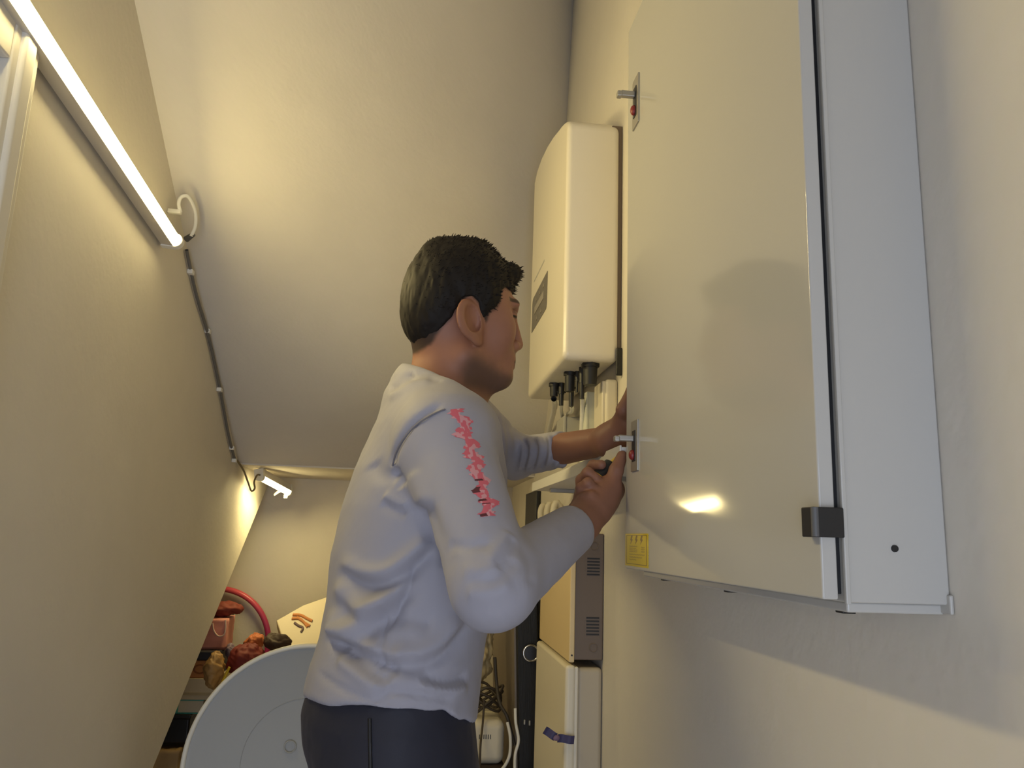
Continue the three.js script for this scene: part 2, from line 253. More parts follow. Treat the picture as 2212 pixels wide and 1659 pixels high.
// ---------------------------------------------------------------- inverter
{
  const xf = 0.293, zn = -1.585, zf = -2.10, yb = 1.583, yt = 2.14;
  const c = thing('inverter', 'white inverter box with small dark display on the wall', 'inverter', [XR, yb, (zn + zf) / 2]);
  // outline of the front: far top corner cut by a long curve
  const s = new THREE.Shape(); const P = (z, y) => [-z, y];
  const R = 0.018;
  s.moveTo(...P(zn - R, yb)); s.lineTo(...P(zf + R, yb)); s.quadraticCurveTo(...P(zf, yb), ...P(zf, yb + R)); for (const [px, py] of [[1146, 462], [1148, 430], [1152, 401], [1160, 366], [1170, 337], [1182, 312], [1195, 291], [1207, 276]]) { const q = onX(px, py, xf); s.lineTo(...P(Math.max(zf, q.z), q.y)); } s.quadraticCurveTo(...P(zn, yt + 0.004), ...P(zn, yt - 0.03)); s.lineTo(...P(zn, yb + R)); s.quadraticCurveTo(...P(zn, yb), ...P(zn - R, yb));
  const bv = 0.012;
  part('shell', new THREE.ExtrudeGeometry(s, { depth: 0.40 - xf - bv, bevelEnabled: true, bevelSize: bv, bevelOffset: -bv, bevelThickness: bv, bevelSegments: 6, curveSegments: 12 }).rotateY(Math.PI / 2).translate(xf + bv, 0, 0), M.shell, c);
  part('heat_sink', box(0.395, XR, yb + 0.015, yt - 0.01, zf + 0.02, zn - 0.006, 0.003), M.brown, c, 'dark back plate');
  // display
  const q0 = onX(1151, 650, xf), q1 = onX(1182, 640, xf), ytop = onX(1182, 588, xf).y, ybot = onX(1151, 716, xf).y;
  const dz0 = q0.z, dz1 = q1.z, dsh = new THREE.Shape(); const rr = 0.02;
  dsh.moveTo(-dz1, ytop); dsh.lineTo(-dz1, ybot + rr); dsh.quadraticCurveTo(-dz1, ybot, -dz1 + rr, ybot); dsh.lineTo(-dz0, ybot); dsh.lineTo(-dz0, ytop - rr); dsh.quadraticCurveTo(-dz0, ytop, -dz0 - rr, ytop); dsh.closePath();
  const disp = part('display_panel', new THREE.ExtrudeGeometry(dsh, { depth: 0.002, bevelEnabled: false }).rotateY(Math.PI / 2).translate(xf - 0.0012, 0, 0), std(0.12, 0.105, 0.08, 0.3), c, 'dark display panel');
  const ym = (ytop + ybot) / 2, zm = (dz0 + dz1) / 2, dw = (dz1 - dz0);
  part('screen', box(xf - 0.0022, xf - 0.0010, ym - 0.008, ym + 0.012, zm - dw * 0.3, zm + dw * 0.3, 0.0004), std(0.3, 0.27, 0.22, 0.3), disp, 'grey screen');
  for (const [k, yy] of [[-0.2, 0.026], [0.05, 0.026], [0.28, 0.026], [-0.15, -0.03], [0.15, -0.03]]) part('button', box(xf - 0.0022, xf - 0.001, ym + yy - 0.004, ym + yy + 0.004, zm + dw * k - 0.008, zm + dw * k + 0.008, 0.0004), std(0.26, 0.23, 0.18, 0.4), disp);
  const l0 = onX(1154, 605, xf), l1 = onX(1176, 566, xf); part('lettering_line', box(xf - 0.0006, xf + 0.0006, (l0.y + l1.y) / 2 - 0.0025, (l0.y + l1.y) / 2 + 0.0025, l0.z, l1.z, 0.0003), M.grey, c, 'faint grey print');
  // plugs and glands below
  const gl = [[1275, 786, 832, 0.0165], [1231, 804, 846, 0.012], [1197, 828, 856, 0.011]];
  for (const [px, pt, pb, r] of gl) {
    const p = onY(px, pt, yb), e = onZ(px, pb, p.z); const g = part('cable_gland', merge([rod(V(p.x, yb + 0.004, p.z), V(p.x, e.y, p.z), r, r * 0.86, 16), rod(V(p.x, yb + 0.002, p.z), V(p.x, yb - 0.008, p.z), r * 1.25, r * 1.25, 6)]), M.rubber, c, 'black cable gland'); void g;
  }
  for (const [px, pt, pb, r] of [[1258, 822, 862, 0.0068], [1235, 840, 878, 0.007], [1213, 838, 876, 0.007], [1180, 826, 834, 0.004], [1247, 836, 848, 0.004]]) {
    const p = onY(px, 806 + (1231 - px) * 0.75 + 8, yb), e = onZ(px, pb, p.z);
    part('connector', merge([rod(V(p.x, yb + 0.003, p.z), V(p.x, (yb + e.y) / 2, p.z), r * 1.15, r * 1.1, 12), rod(V(p.x, (yb + e.y) / 2 + 0.002, p.z), V(p.x, e.y, p.z), r * 0.9, r * 0.8, 12), rod(V(p.x - r * 1.6, mix(yb, e.y, 0.4), p.z), V(p.x + r * 1.6, mix(yb, e.y, 0.4), p.z), r * 0.35, r * 0.35, 8)]), M.black, c, 'black plug');
  }
  const strap = onX(1346, 770, 0.413); part('bracket', box(0.407, XR - 0.0005, yb - 0.03, yb + 0.03, strap.z - 0.03, zn - 0.002, 0.002), M.black, c, 'black wall bracket');
}
// cables, trunking and boxes below the inverter
{
  const cab = (label, pts, r, m) => single('power_cable', label, 'cable', tube(pts, r, 40, 8), m);
  const at = (px, py, x) => onX(px, py, x);
  cab('thin white cable falling from the frontmost black plug', [at(1213, 872, 0.352), at(1212, 884, 0.362), at(1214, 900, 0.38), at(1216, 935, 0.398)], 0.005, M.white);
  cab('thin white cable beside the grey junction box', [at(1235, 876, 0.362), at(1236, 886, 0.37), at(1222, 900, 0.398), at(1212, 930, 0.402)], 0.005, M.white);
  cab('white cable running down beside the pale green trunking', [at(1258, 860, 0.375), at(1258, 885, 0.38), at(1256, 940, 0.384)], 0.0055, M.white);
  cab('pale grey cable under the round black gland', [(() => { const p = onY(1197, 828, 1.583), e = onZ(1197, 856, p.z); return V(p.x, e.y - 0.006, p.z); })(), at(1198, 880, 0.376), at(1190, 915, 0.40), at(1184, 940, 0.412)], 0.0075, M.white);
  const a = thing('cable_trunking', 'pale green white square cable trunking below the inverter', 'trunking', [0.404, 1.356, -1.79]);
  part('channel', box(0.39, XR, 1.354, 1.552, -1.835, -1.775, 0.002), M.pvc, a); part('cover', box(0.385, 0.391, 1.354, 1.552, -1.837, -1.773, 0.002), M.pvc, a);
  const b = thing('cable_trunking', 'cream rounded cable trunking nearest the steel cabinet', 'trunking', [0.404, 1.356, -1.66]);
  part('channel', box(0.392, XR, 1.354, 1.552, -1.70, -1.615, 0.008, 4), M.shell, b); part('cover', box(0.386, 0.394, 1.354, 1.548, -1.695, -1.62, 0.003), M.shell, b);
  const j = thing('junction_box', 'small grey junction box on the wall below the inverter', 'junction box', [XR, 1.475, -2.03]);
  part('body', box(0.38, XR, 1.472, 1.525, -2.09, -1.99, 0.004), M.grey, j); part('lid', box(0.373, 0.381, 1.470, 1.527, -2.092, -1.988, 0.003), M.grey, j);
  const k = thing('junction_box', 'pale junction box below the small grey junction box', 'junction box', [XR, 1.43, -1.94]);
  part('body', box(0.378, XR, 1.428, 1.46, -2.0, -1.88, 0.006), M.pvc, k); part('lid', box(0.373, 0.379, 1.426, 1.462, -2.002, -1.878, 0.003), M.pvc, k);
  single('plug_block', 'cream plug block on the wall beside the junction boxes', 'plug', merge([box(0.385, XR, 1.452, 1.474, -2.21, -2.12, 0.004), box(0.378, 0.39, 1.456, 1.47, -2.19, -2.14, 0.003)]), M.shell);
}
// shelf and what is below it
{
  const s = thing('wall_shelf', 'thin white shelf board along the wall below the inverter', 'shelf', [XR, 1.336, -1.62]);
  part('board', box(0.31, XR, 1.334, 1.353, -2.068, -1.172, 0.002), M.white, s);
  part('lip', box(0.3075, 0.3105, 1.332, 1.355, -2.07, -1.17, 0.001), M.white, s);
  for (const z of [-1.5, -1.95]) part('bracket', merge([box(0.335, XR, 1.325, 1.334, z - 0.008, z + 0.008, 0.001), box(0.41, XR, 1.26, 1.334, z - 0.008, z + 0.008, 0.001)]), M.greyMetal, s);
  const h = (lab, px, z) => single('hanging_cable', lab, 'cable', tube([V(0.412, 1.30, z), V(0.400, 1.313, z + 0.006), V(0.392, 1.30, z + 0.010), V(0.392, 1.25, z + 0.012), V(0.394, 1.16, z + 0.012)], 0.009, 40, 8), M.cream);
  h('thick cream cable hooked under the shelf beside the black conduit', 0, -2.45); h('thick cream cable hooked under the shelf at the middle', 0, -2.33); h('thick cream cable hooked under the shelf towards the cabinet', 0, -2.22);
  single('black_conduit', 'black square conduit standing up the wall in the corner', 'conduit', merge([box(0.404, XR - 0.0005, 0, 1.37, -2.87, -2.62, 0.004), box(0.402, XR - 0.0005, 1.2, 1.22, -2.875, -2.615, 0.002)]), M.black);
  // upper battery: warm front, brown vented side
  const B = thing('battery_box', 'brown sided battery box with two vents stacked on top', 'battery', [XR, 0.955, -1.92]);
  part('body', box(0.356, XR - 0.001, 0.96, 1.226, -2.115, -1.724, 0.003), M.brown, B, 'brown vented housing');
  part('front_panel', box(0.345, 0.357, 0.955, 1.228, -2.118, -1.721, 0.003), M.batteryFront, B, 'yellowish cream front panel');
  for (const [yc, cy] of [[1.19, 1], [0.995, -1]]) {
    const v = part('vent', box(0.378, 0.412, yc - 0.046 * (cy > 0 ? 1 : -0.2), yc + 0.046 * (cy > 0 ? -0.2 : 1), -1.7245, -1.7235, 0.0002), M.brown, B);
    for (let k = 0; k < 6; k++) { const y = yc - cy * (0.018 + k * 0.0068); part('slot', box(0.382, 0.410, y - 0.0017, y + 0.0017, -1.7242, -1.7228, 0.0002), M.black, v); }
    part('round_boss', new THREE.TorusGeometry(0.0085, 0.0011, 8, 24).translate(0.398, yc + cy * 0.009, -1.7238), M.brown, B);
  }
  for (const y of [0.97, 1.21]) part('screw', rod(V(0.351, y, -1.7215), V(0.351, y, -1.7195), 0.002, 0.002, 10), M.black, B);
  // lower battery
  const L = thing('battery_box', 'tall cream battery box standing on the floor by the wall', 'battery', [XR, 0, -1.92]);
  part('body', box(0.364, XR - 0.001, 0.0, 0.945, -2.11, -1.724, 0.01, 4), std(0.5, 0.43, 0.31, 0.5), L);
  part('front_panel', box(0.338, 0.360, 0.0, 0.950, -2.12, -1.717, 0.008, 4), M.cream, L, 'cream front panel');
  part('edge_strip', box(0.358, 0.366, 0.0, 0.947, -2.115, -1.7195, 0.003), M.shell, L);
  // knotted ribbon round it
  const n = thing('ribbon_tie', 'dark blue ribbon knotted at the battery edge', 'ribbon', [0.345, 0.78, -1.71]);
  const r = (px, py) => onZ(px, py, -1.708); const flat = (pts, w) => { const g = tube(pts, 1, 24, 8); return g; }; void flat;
  const band = (pts, w) => { const c = new THREE.CatmullRomCurve3(pts), sh = new THREE.Shape(); sh.moveTo(-w, -0.0008); sh.lineTo(w, -0.0008); sh.lineTo(w, 0.0008); sh.lineTo(-w, 0.0008); sh.closePath(); return new THREE.ExtrudeGeometry(sh, { steps: 24, extrudePath: c }); };
  void band;
  const tail = (a, b, w) => { const d = b.clone().sub(a), l = d.length(), g = new THREE.BoxGeometry(l, w, 0.0015, 12, 3, 1); const p = g.attributes.position; for (let i = 0; i < p.count; i++) p.setZ(i, p.getZ(i) + 0.003 * Math.sin(p.getX(i) / l * 7) + 0.002); g.computeVertexNormals(); return g.rotateZ(Math.atan2(d.y, d.x)).translate((a.x + b.x) / 2, (a.y + b.y) / 2, (a.z + b.z) / 2); };
  part('tail', tail(r(1176, 1576), r(1200, 1592), 0.016), std(0.05, 0.045, 0.12, 0.6), n); part('tail', tail(r(1204, 1594), r(1240, 1598), 0.016), std(0.05, 0.045, 0.12, 0.6), n);
  part('knot', new THREE.SphereGeometry(0.007, 14, 10).scale(1.1, 0.9, 0.8).translate(...r(1201, 1593).add(V(0, 0, 0.002)).toArray()), std(0.2, 0.13, 0.2, 0.6), n);
}

// ---------------------------------------------------------------- clutter beyond the man, right side
{
  const t = thing('equipment_tower', 'tall black tower with grey side and chrome ring knob', 'tower', [0.35, 0, -2.5]);
  const tilt = new THREE.Matrix4().makeTranslation(0.34, 0.75, -2.3).multiply(new THREE.Matrix4().makeRotationZ(0.045)).multiply(new THREE.Matrix4().makeTranslation(-0.34, -0.75, 2.3));
  part('side_panel', box(0.305, 0.312, 0.02, 1.14, -2.86, -2.26, 0.002).applyMatrix4(tilt), std(0.2, 0.165, 0.135, 0.5), t, 'grey brown side panel');
  part('front', box(0.312, 0.370, 0.02, 1.14, -2.27, -2.24, 0.004).applyMatrix4(tilt), M.blackTextured, t, 'black perforated front');
  part('case', box(0.312, 0.369, 0.02, 1.135, -2.85, -2.27, 0.003).applyMatrix4(tilt), M.black, t);
  const k = onZ(1146, 1410, -2.236); const kb = part('knob', rod(V(k.x, k.y, -2.25), V(k.x, k.y, -2.226), 0.021, 0.018, 28), M.black, t);
  part('knob_ring', new THREE.TorusGeometry(0.0205, 0.0028, 12, 40).translate(k.x, k.y, -2.228), M.chrome, kb, 'chrome ring');
  for (const [px, py] of [[1122, 1305], [1126, 1318], [1131, 1310], [1144, 1562], [1133, 1560]]) { const p = onZ(px, py, -2.237); part('indicator', box(p.x - 0.002, p.x + 0.002, p.y - 0.006, p.y + 0.006, -2.24, -2.235, 0.001), M.grey, t); }
  const yB = 0.6;
  const cart = thing('carton', 'dark brown carton standing on the floor behind the man', 'box', [0.19, 0, -2.33]);
  part('carton_body', box(0.13, 0.285, 0, yB, -2.5, -2.25, 0.003), std(0.05, 0.032, 0.025, 0.7), cart); part('flap', box(0.131, 0.284, yB - 0.001, yB + 0.003, -2.4, -2.252, 0.001), std(0.05, 0.032, 0.025, 0.7), cart);
  const d = thing('adapter_box', 'cream rounded adapter box with a row of vents', 'adapter', [0.235, yB + 0.003, -2.33]);
  part('housing', box(0.185, 0.283, yB + 0.003, yB + 0.118, -2.42, -2.28, 0.022, 6), M.cream, d);
  for (let i = 0; i < 6; i++) part('vent', box(0.212 + i * 0.006, 0.2145 + i * 0.006, yB + 0.07, yB + 0.082, -2.2815, -2.279, 0.0006), M.darkGrey, d);
  single('black_stand', 'low black block standing at the foot of the tower', 'stand', merge([box(0.305, 0.385, 0, 0.585, -2.235, -2.16, 0.006), box(0.315, 0.375, 0.585, 0.60, -2.225, -2.17, 0.004)]), M.black);
  // crumpled bag on the carton
  const bag = crumple(new THREE.SphereGeometry(1, 90, 70).scale(0.05, 0.155, 0.045).translate(0.212, 0.925, -2.46), 0.02, 22, 3);
  single('plastic_bag', 'crumpled pale gold plastic bag behind the adapter box', 'bag', bag, std(0.62, 0.5, 0.27, 0.35));
  const tang = []; for (let k = 0; k < 6; k++) { const pts = []; const cx = 0.225, cy = 0.745 + 0.012 * (k % 3); for (let i = 0; i < 9; i++) { const a = i / 9 * Math.PI * 2; pts.push(V(cx + (0.045 + 0.012 * rnd()) * Math.cos(a), cy + 0.02 * Math.sin(a * 2 + k) + 0.012 * rnd(), -2.35 + (0.035 + 0.01 * rnd()) * Math.sin(a))); } tang.push(tube(pts, 0.004, 70, 6, true)); }
  single('cable_coil', 'tangled coil of dark cables on the adapter box', 'cable', merge(tang), std(0.055, 0.04, 0.025, 0.5));
  const lead = (lab, pts, m, r = 0.0035) => single('loose_lead', lab, 'cable', tube(pts.map(([x, y, z]) => onZ(x, y, z)), r, 60, 7), m);
  lead('thin dark lead running down over the adapter box', [[1046, 1510, -2.275], [1043, 1560, -2.272], [1038, 1610, -2.245], [1036, 1680, -2.243]], std(0.07, 0.05, 0.03, 0.5), 0.003);
  lead('dark lead hanging beside the crumpled bag', [[1069, 1420, -2.3], [1072, 1470, -2.3], [1080, 1520, -2.275], [1094, 1545, -2.262], [1104, 1580, -2.26], [1112, 1610, -2.25]], std(0.05, 0.04, 0.03, 0.5), 0.005);
  lead('white lead curling down past the dark carton', [[1096, 1560, -2.25], [1102, 1590, -2.24], [1101, 1630, -2.235], [1093, 1650, -2.23], [1082, 1665, -2.22]], M.white, 0.0045);
  lead('white lead hanging in front of the black stand', [[1113, 1530, -2.155], [1114, 1560, -2.152], [1120, 1600, -2.15], [1113, 1630, -2.15], [1112, 1680, -2.15]], M.white, 0.004);
}

// ---------------------------------------------------------------- clutter under the lower flight, left side
{
  // dish leaning behind the man
  const z0 = -2.0, rim = [[684, 1399], [480, 1481], [399, 1628]].map(([x, y]) => onZ(x, y, z0 + 0.044));
  const [A, B, C3] = rim, dd = 2 * (A.x * (B.y - C3.y) + B.x * (C3.y - A.y) + C3.x * (A.y - B.y)), q2 = (p) => p.x * p.x + p.y * p.y;   // circle through three points of the rim
  const c = V((q2(A) * (B.y - C3.y) + q2(B) * (C3.y - A.y) + q2(C3) * (A.y - B.y)) / dd, (q2(A) * (C3.x - B.x) + q2(B) * (A.x - C3.x) + q2(C3) * (B.x - A.x)) / dd, z0), R = Math.hypot(A.x - c.x, A.y - c.y);
  const d = thing('satellite_dish', 'round grey dish with a pale rim leaning behind the man', 'dish', [c.x, 0, z0]);
  const prof = []; for (let i = 0; i <= 22; i++) { const t = i / 22; prof.push(new THREE.Vector2(Math.max(1e-4, t * R), 0.045 * t * t)); }
  for (let i = 22; i >= 0; i--) { const t = i / 22; prof.push(new THREE.Vector2(Math.max(1e-4, t * R), 0.045 * t * t - 0.004)); }
  const lean = new THREE.Matrix4().makeTranslation(c.x, c.y, z0).multiply(new THREE.Matrix4().makeRotationX(Math.PI / 2 - 0.05));
  part('reflector', new THREE.LatheGeometry(prof, 90).applyMatrix4(lean), M.dish, d);
  part('rim', new THREE.TorusGeometry(R, 0.0055, 10, 120).rotateX(Math.PI / 2).translate(0, 0.044, 0).applyMatrix4(lean), M.dishRim, d, 'pale rolled rim');
  const e = onZ(627, 1612, z0); part('stamped_ring', new THREE.TorusGeometry(0.013, 0.0016, 8, 30).translate(e.x, e.y, z0 + 0.006), M.dish, d);
  part('stamped_ring', new THREE.TorusGeometry(R * 0.55, 0.0008, 8, 90).rotateX(Math.PI / 2).translate(0, 0.0138, 0).applyMatrix4(lean), M.dish, d);
  part('mount_arm', rod(V(c.x, 0.01, z0 - 0.12), V(c.x, c.y, z0 - 0.02), 0.015, 0.015, 12), M.greyMetal, d);
  // stack of things
  const Z = -3.13, P = (px, py) => onZ(px, py, Z);
  const lvl = (py) => P(440, py).y, xr = (px, py) => P(px, py).x;
  const y0 = lvl(1600), y1 = lvl(1530), y2 = lvl(1500), y3 = lvl(1455), y4 = lvl(1418), y5 = lvl(1398), y6 = lvl(1332);
  const sack = crumple(new THREE.BoxGeometry(0.36, y0, 0.26, 40, 40, 30).translate(xr(400, 1640) - 0.17, y0 / 2, Z), 0.012, 14, 9);
  single('cloth_sack', 'tan wrinkled cloth sack at the bottom of the pile', 'sack', sack, std(0.48, 0.32, 0.15, 0.8));
  const bb = thing('storage_box', 'black plastic box lying on the tan sack', 'box', [xr(420, 1565) - 0.15, y0, Z]);
  part('box_body', box(xr(424, 1565) - 0.32, xr(424, 1565), y0 + 0.012, y1 - 0.012, Z - 0.14, Z + 0.1, 0.008), M.black, bb); part('box_lid', box(xr(424, 1565) - 0.325, xr(424, 1565) + 0.004, y1 - 0.014, y1, Z - 0.145, Z + 0.105, 0.004), M.black, bb);
  const bk = thing('book', 'cream edged book with teal cover on the black box', 'book', [xr(440, 1515) - 0.1, y1, Z]);
  part('pages', box(xr(452, 1515) - 0.2, xr(452, 1515), y1 + 0.004, y2 - 0.004, Z - 0.12, Z + 0.09, 0.001), std(0.72, 0.63, 0.44, 0.7), bk); part('cover', merge([box(xr(452, 1515) - 0.203, xr(452, 1515) + 0.002, y1 + 0.0005, y1 + 0.004, Z - 0.122, Z + 0.093, 0.001), box(xr(452, 1515) - 0.203, xr(452, 1515) + 0.002, y2 - 0.004, y2, Z - 0.122, Z + 0.093, 0.001), box(xr(452, 1515) - 0.203, xr(401, 1515), y1 + 0.001, y2 - 0.001, Z + 0.085, Z + 0.095, 0.001)]), std(0.08, 0.42, 0.33, 0.5), bk, 'teal cover');
  const cb = thing('carton', 'cream cardboard carton lying between the book and orange box', 'box', [xr(478, 1480) - 0.12, y2, Z]);
  part('carton_body', box(xr(478, 1480) - 0.26, xr(478, 1480), y2, y3, Z - 0.14, Z + 0.1, 0.003), std(0.62, 0.52, 0.34, 0.7), cb); part('tape', box(xr(478, 1480) - 0.261, xr(478, 1480) + 0.0006, lvl(1490), lvl(1484), Z - 0.12, Z + 0.1008, 0.0004), std(0.5, 0.4, 0.22, 0.4), cb);
  const ob = thing('carton', 'orange and black printed box in the pile', 'box', [xr(480, 1435) - 0.1, y3, Z]);
  part('box_body', box(xr(480, 1435) - 0.22, xr(461, 1435), y3, y4, Z - 0.12, Z + 0.09, 0.003), std(0.5, 0.2, 0.045, 0.5), ob); part('end_flap', box(xr(461, 1435), xr(480, 1435), y3, y4, Z - 0.12, Z + 0.09, 0.002), std(0.025, 0.022, 0.022, 0.5), ob, 'black end');
  part('print_ring', new THREE.TorusGeometry(0.02, 0.004, 8, 24).scale(1, 0.7, 0.3).translate(xr(446, 1436), (y3 + y4) / 2, Z + 0.09), std(0.3, 0.1, 0.02, 0.5), ob);
  single('black_case', 'thin black case under the pink bag', 'case', box(xr(489, 1407) - 0.24, xr(489, 1407), y4, y5, Z - 0.12, Z + 0.1, 0.006), std(0.02, 0.02, 0.03, 0.5));
  single('purple_pouch', 'small lilac pouch hanging at the end of the black case', 'pouch', crumple(new THREE.SphereGeometry(1, 40, 30).scale(0.016, 0.028, 0.03).translate(xr(497, 1402) + 0.012, (y4 + y5) / 2 + 0.012, Z + 0.05), 0.006, 40, 2), std(0.22, 0.17, 0.24, 0.6));
  const pk = thing('gift_bag', 'pink paper bag with white loop handle on the pile', 'bag', [xr(470, 1365), y5, Z]);
  const pg = new THREE.BoxGeometry(0.16, y6 - y5, 0.12, 10, 10, 6).translate(xr(497, 1365) - 0.08, (y5 + y6) / 2, Z); part('bag_body', crumple(pg, 0.004, 25, 4), std(0.7, 0.3, 0.25, 0.6), pk);
  const zz = Z + 0.066; part('bag_handle', tube([[459, 1346], [462, 1362], [472, 1374], [483, 1372], [487, 1358], [487, 1340]].map(([x, y]) => onZ(x, y, zz)), 0.003, 40, 6), std(0.75, 0.55, 0.48, 0.6), pk, 'pale loop handle');
  single('maroon_cloth', 'dark red folded cloth lying on top of the pink bag', 'cloth', crumple(new THREE.SphereGeometry(1, 48, 32).scale(0.075, 0.026, 0.05).translate(xr(478, 1318), y6 + 0.031, Z), 0.012, 26, 7), std(0.2, 0.035, 0.022, 0.7));
  // hoop leaning at the end wall
  const hc = onZ(455, 1395, -3.33), hoop = new THREE.TorusGeometry(0.215, 0.0115, 14, 120); { const cc = []; const p = hoop.attributes.position; for (let i = 0; i < p.count; i++) { const a = Math.atan2(p.getY(i), p.getX(i)), t = smooth(0.2, 1.1, a); cc.push(mix(0.36, 0.72, t), mix(0.028, 0.1, t), mix(0.13, 0.14, t)); } hoop.setAttribute('color', new THREE.Float32BufferAttribute(cc, 3)); }
  single('toy_hoop', 'pink plastic hoop leaning on the end wall', 'hoop', hoop.rotateX(-0.12).translate(hc.x, hc.y, -3.345), std(1, 1, 1, 0.3, { vertexColors: true }));
  // orange and dark red cloth bundle, gold bag, white printed paper bag
  const Zc = -2.85, C = (x, y, z = Zc) => onZ(x, y, z);
  const b1 = C(532, 1428); single('maroon_bundle', 'dark red cloth bundle just above the dish rim', 'cloth', crumple(new THREE.SphereGeometry(1, 48, 36).scale(0.062, 0.055, 0.06).translate(b1.x, b1.y, Zc), 0.014, 24, 5), std(0.19, 0.022, 0.016, 0.7));
  const b2 = C(545, 1405, -2.9); single('orange_scarf', 'orange scarf tied over the dark red bundle', 'cloth', crumple(new THREE.SphereGeometry(1, 44, 32).scale(0.032, 0.03, 0.04).translate(b2.x, b2.y + 0.022, -2.93), 0.014, 34, 1), std(0.55, 0.16, 0.05, 0.65));
  const b3 = C(497, 1440); single('gold_bag', 'crumpled golden brown bag beside the orange printed box', 'bag', crumple(new THREE.SphereGeometry(1, 44, 36).scale(0.03, 0.06, 0.045).translate(b3.x - 0.034, b3.y + 0.0, Zc + 0.07), 0.014, 26, 8), std(0.42, 0.24, 0.08, 0.6));
  const b4 = C(484, 1462, -2.74); single('yellow_rod', 'short yellow plastic rod standing in front of the cream carton', 'rod', rod(b4.clone().add(V(-0.012, -0.04, 0)), b4.clone().add(V(0.014, 0.03, 0)), 0.005, 0.004, 10), std(0.7, 0.48, 0.02, 0.4));
  const wb = thing('paper_bag', 'white paper bag with orange print behind the man', 'bag', C(640, 1370, -3.0).toArray());
  { // the bag lies back, its printed face turned up
    const foot = C(640, 1432, -2.96).y, turn = 0.85, lay = (g) => { g.translate(0, -foot, 2.96); g.scale(1, 1 / Math.cos(turn), 1); g.rotateX(-turn); return g.translate(0, foot, -2.96); };
    const at = (x, y, z = -2.96) => { const p = C(x, y, -2.96); p.z = z; return p; };
    const a = [[586, 1352], [640, 1322], [700, 1302], [720, 1432], [628, 1430]].map(([x, y]) => at(x, y)); const s = new THREE.Shape(a.map((p) => new THREE.Vector2(p.x, p.y)));
    part('bag_body', lay(crumple(new THREE.ExtrudeGeometry(s, { depth: 0.035, bevelEnabled: true, bevelSize: 0.004, bevelThickness: 0.006, bevelSegments: 2, steps: 4 }).translate(0, 0, -2.995), 0.002, 20, 6)), std(0.74, 0.66, 0.5, 0.65), wb);
    for (const pts of [[[618, 1341], [636, 1342], [652, 1349], [664, 1354]], [[617, 1349], [634, 1349], [648, 1358], [660, 1364]], [[628, 1346], [645, 1356], [655, 1366]]]) part('orange_print', lay(tube(pts.map(([x, y]) => at(x, y, -2.953)), 0.0045, 20, 6)), std(0.55, 0.22, 0.07, 0.7), wb, 'orange print');
    part('dark_print', lay(tube([[624, 1357], [634, 1363], [645, 1368], [642, 1376]].map(([x, y]) => at(x, y, -2.953)), 0.004, 20, 6)), std(0.16, 0.11, 0.12, 0.7), wb, 'dark print'); }
  const b5 = C(597, 1387, -2.88); single('brown_pouch', 'dark brown pouch lying under the white paper bag', 'pouch', crumple(new THREE.SphereGeometry(1, 44, 32).scale(0.045, 0.028, 0.05).translate(b5.x, b5.y, -2.88), 0.01, 28, 11), std(0.06, 0.035, 0.025, 0.7));
  // low chest that carries the bundles, hidden behind the dish
  const ch = thing('storage_chest', 'plain wooden chest behind the dish carrying the bundles', 'chest', [-0.35, 0, -3.0]); const ct = C(545, 1428).y - 0.062;
  part('chest_body', box(C(524, 1440).x - 0.02, 0.1, 0, ct - 0.02, -3.2, -2.78, 0.004), std(0.3, 0.2, 0.12, 0.6), ch); part('chest_lid', box(C(524, 1440).x - 0.03, 0.11, ct - 0.02, ct, -3.21, -2.77, 0.005), std(0.3, 0.2, 0.12, 0.6), ch);
}

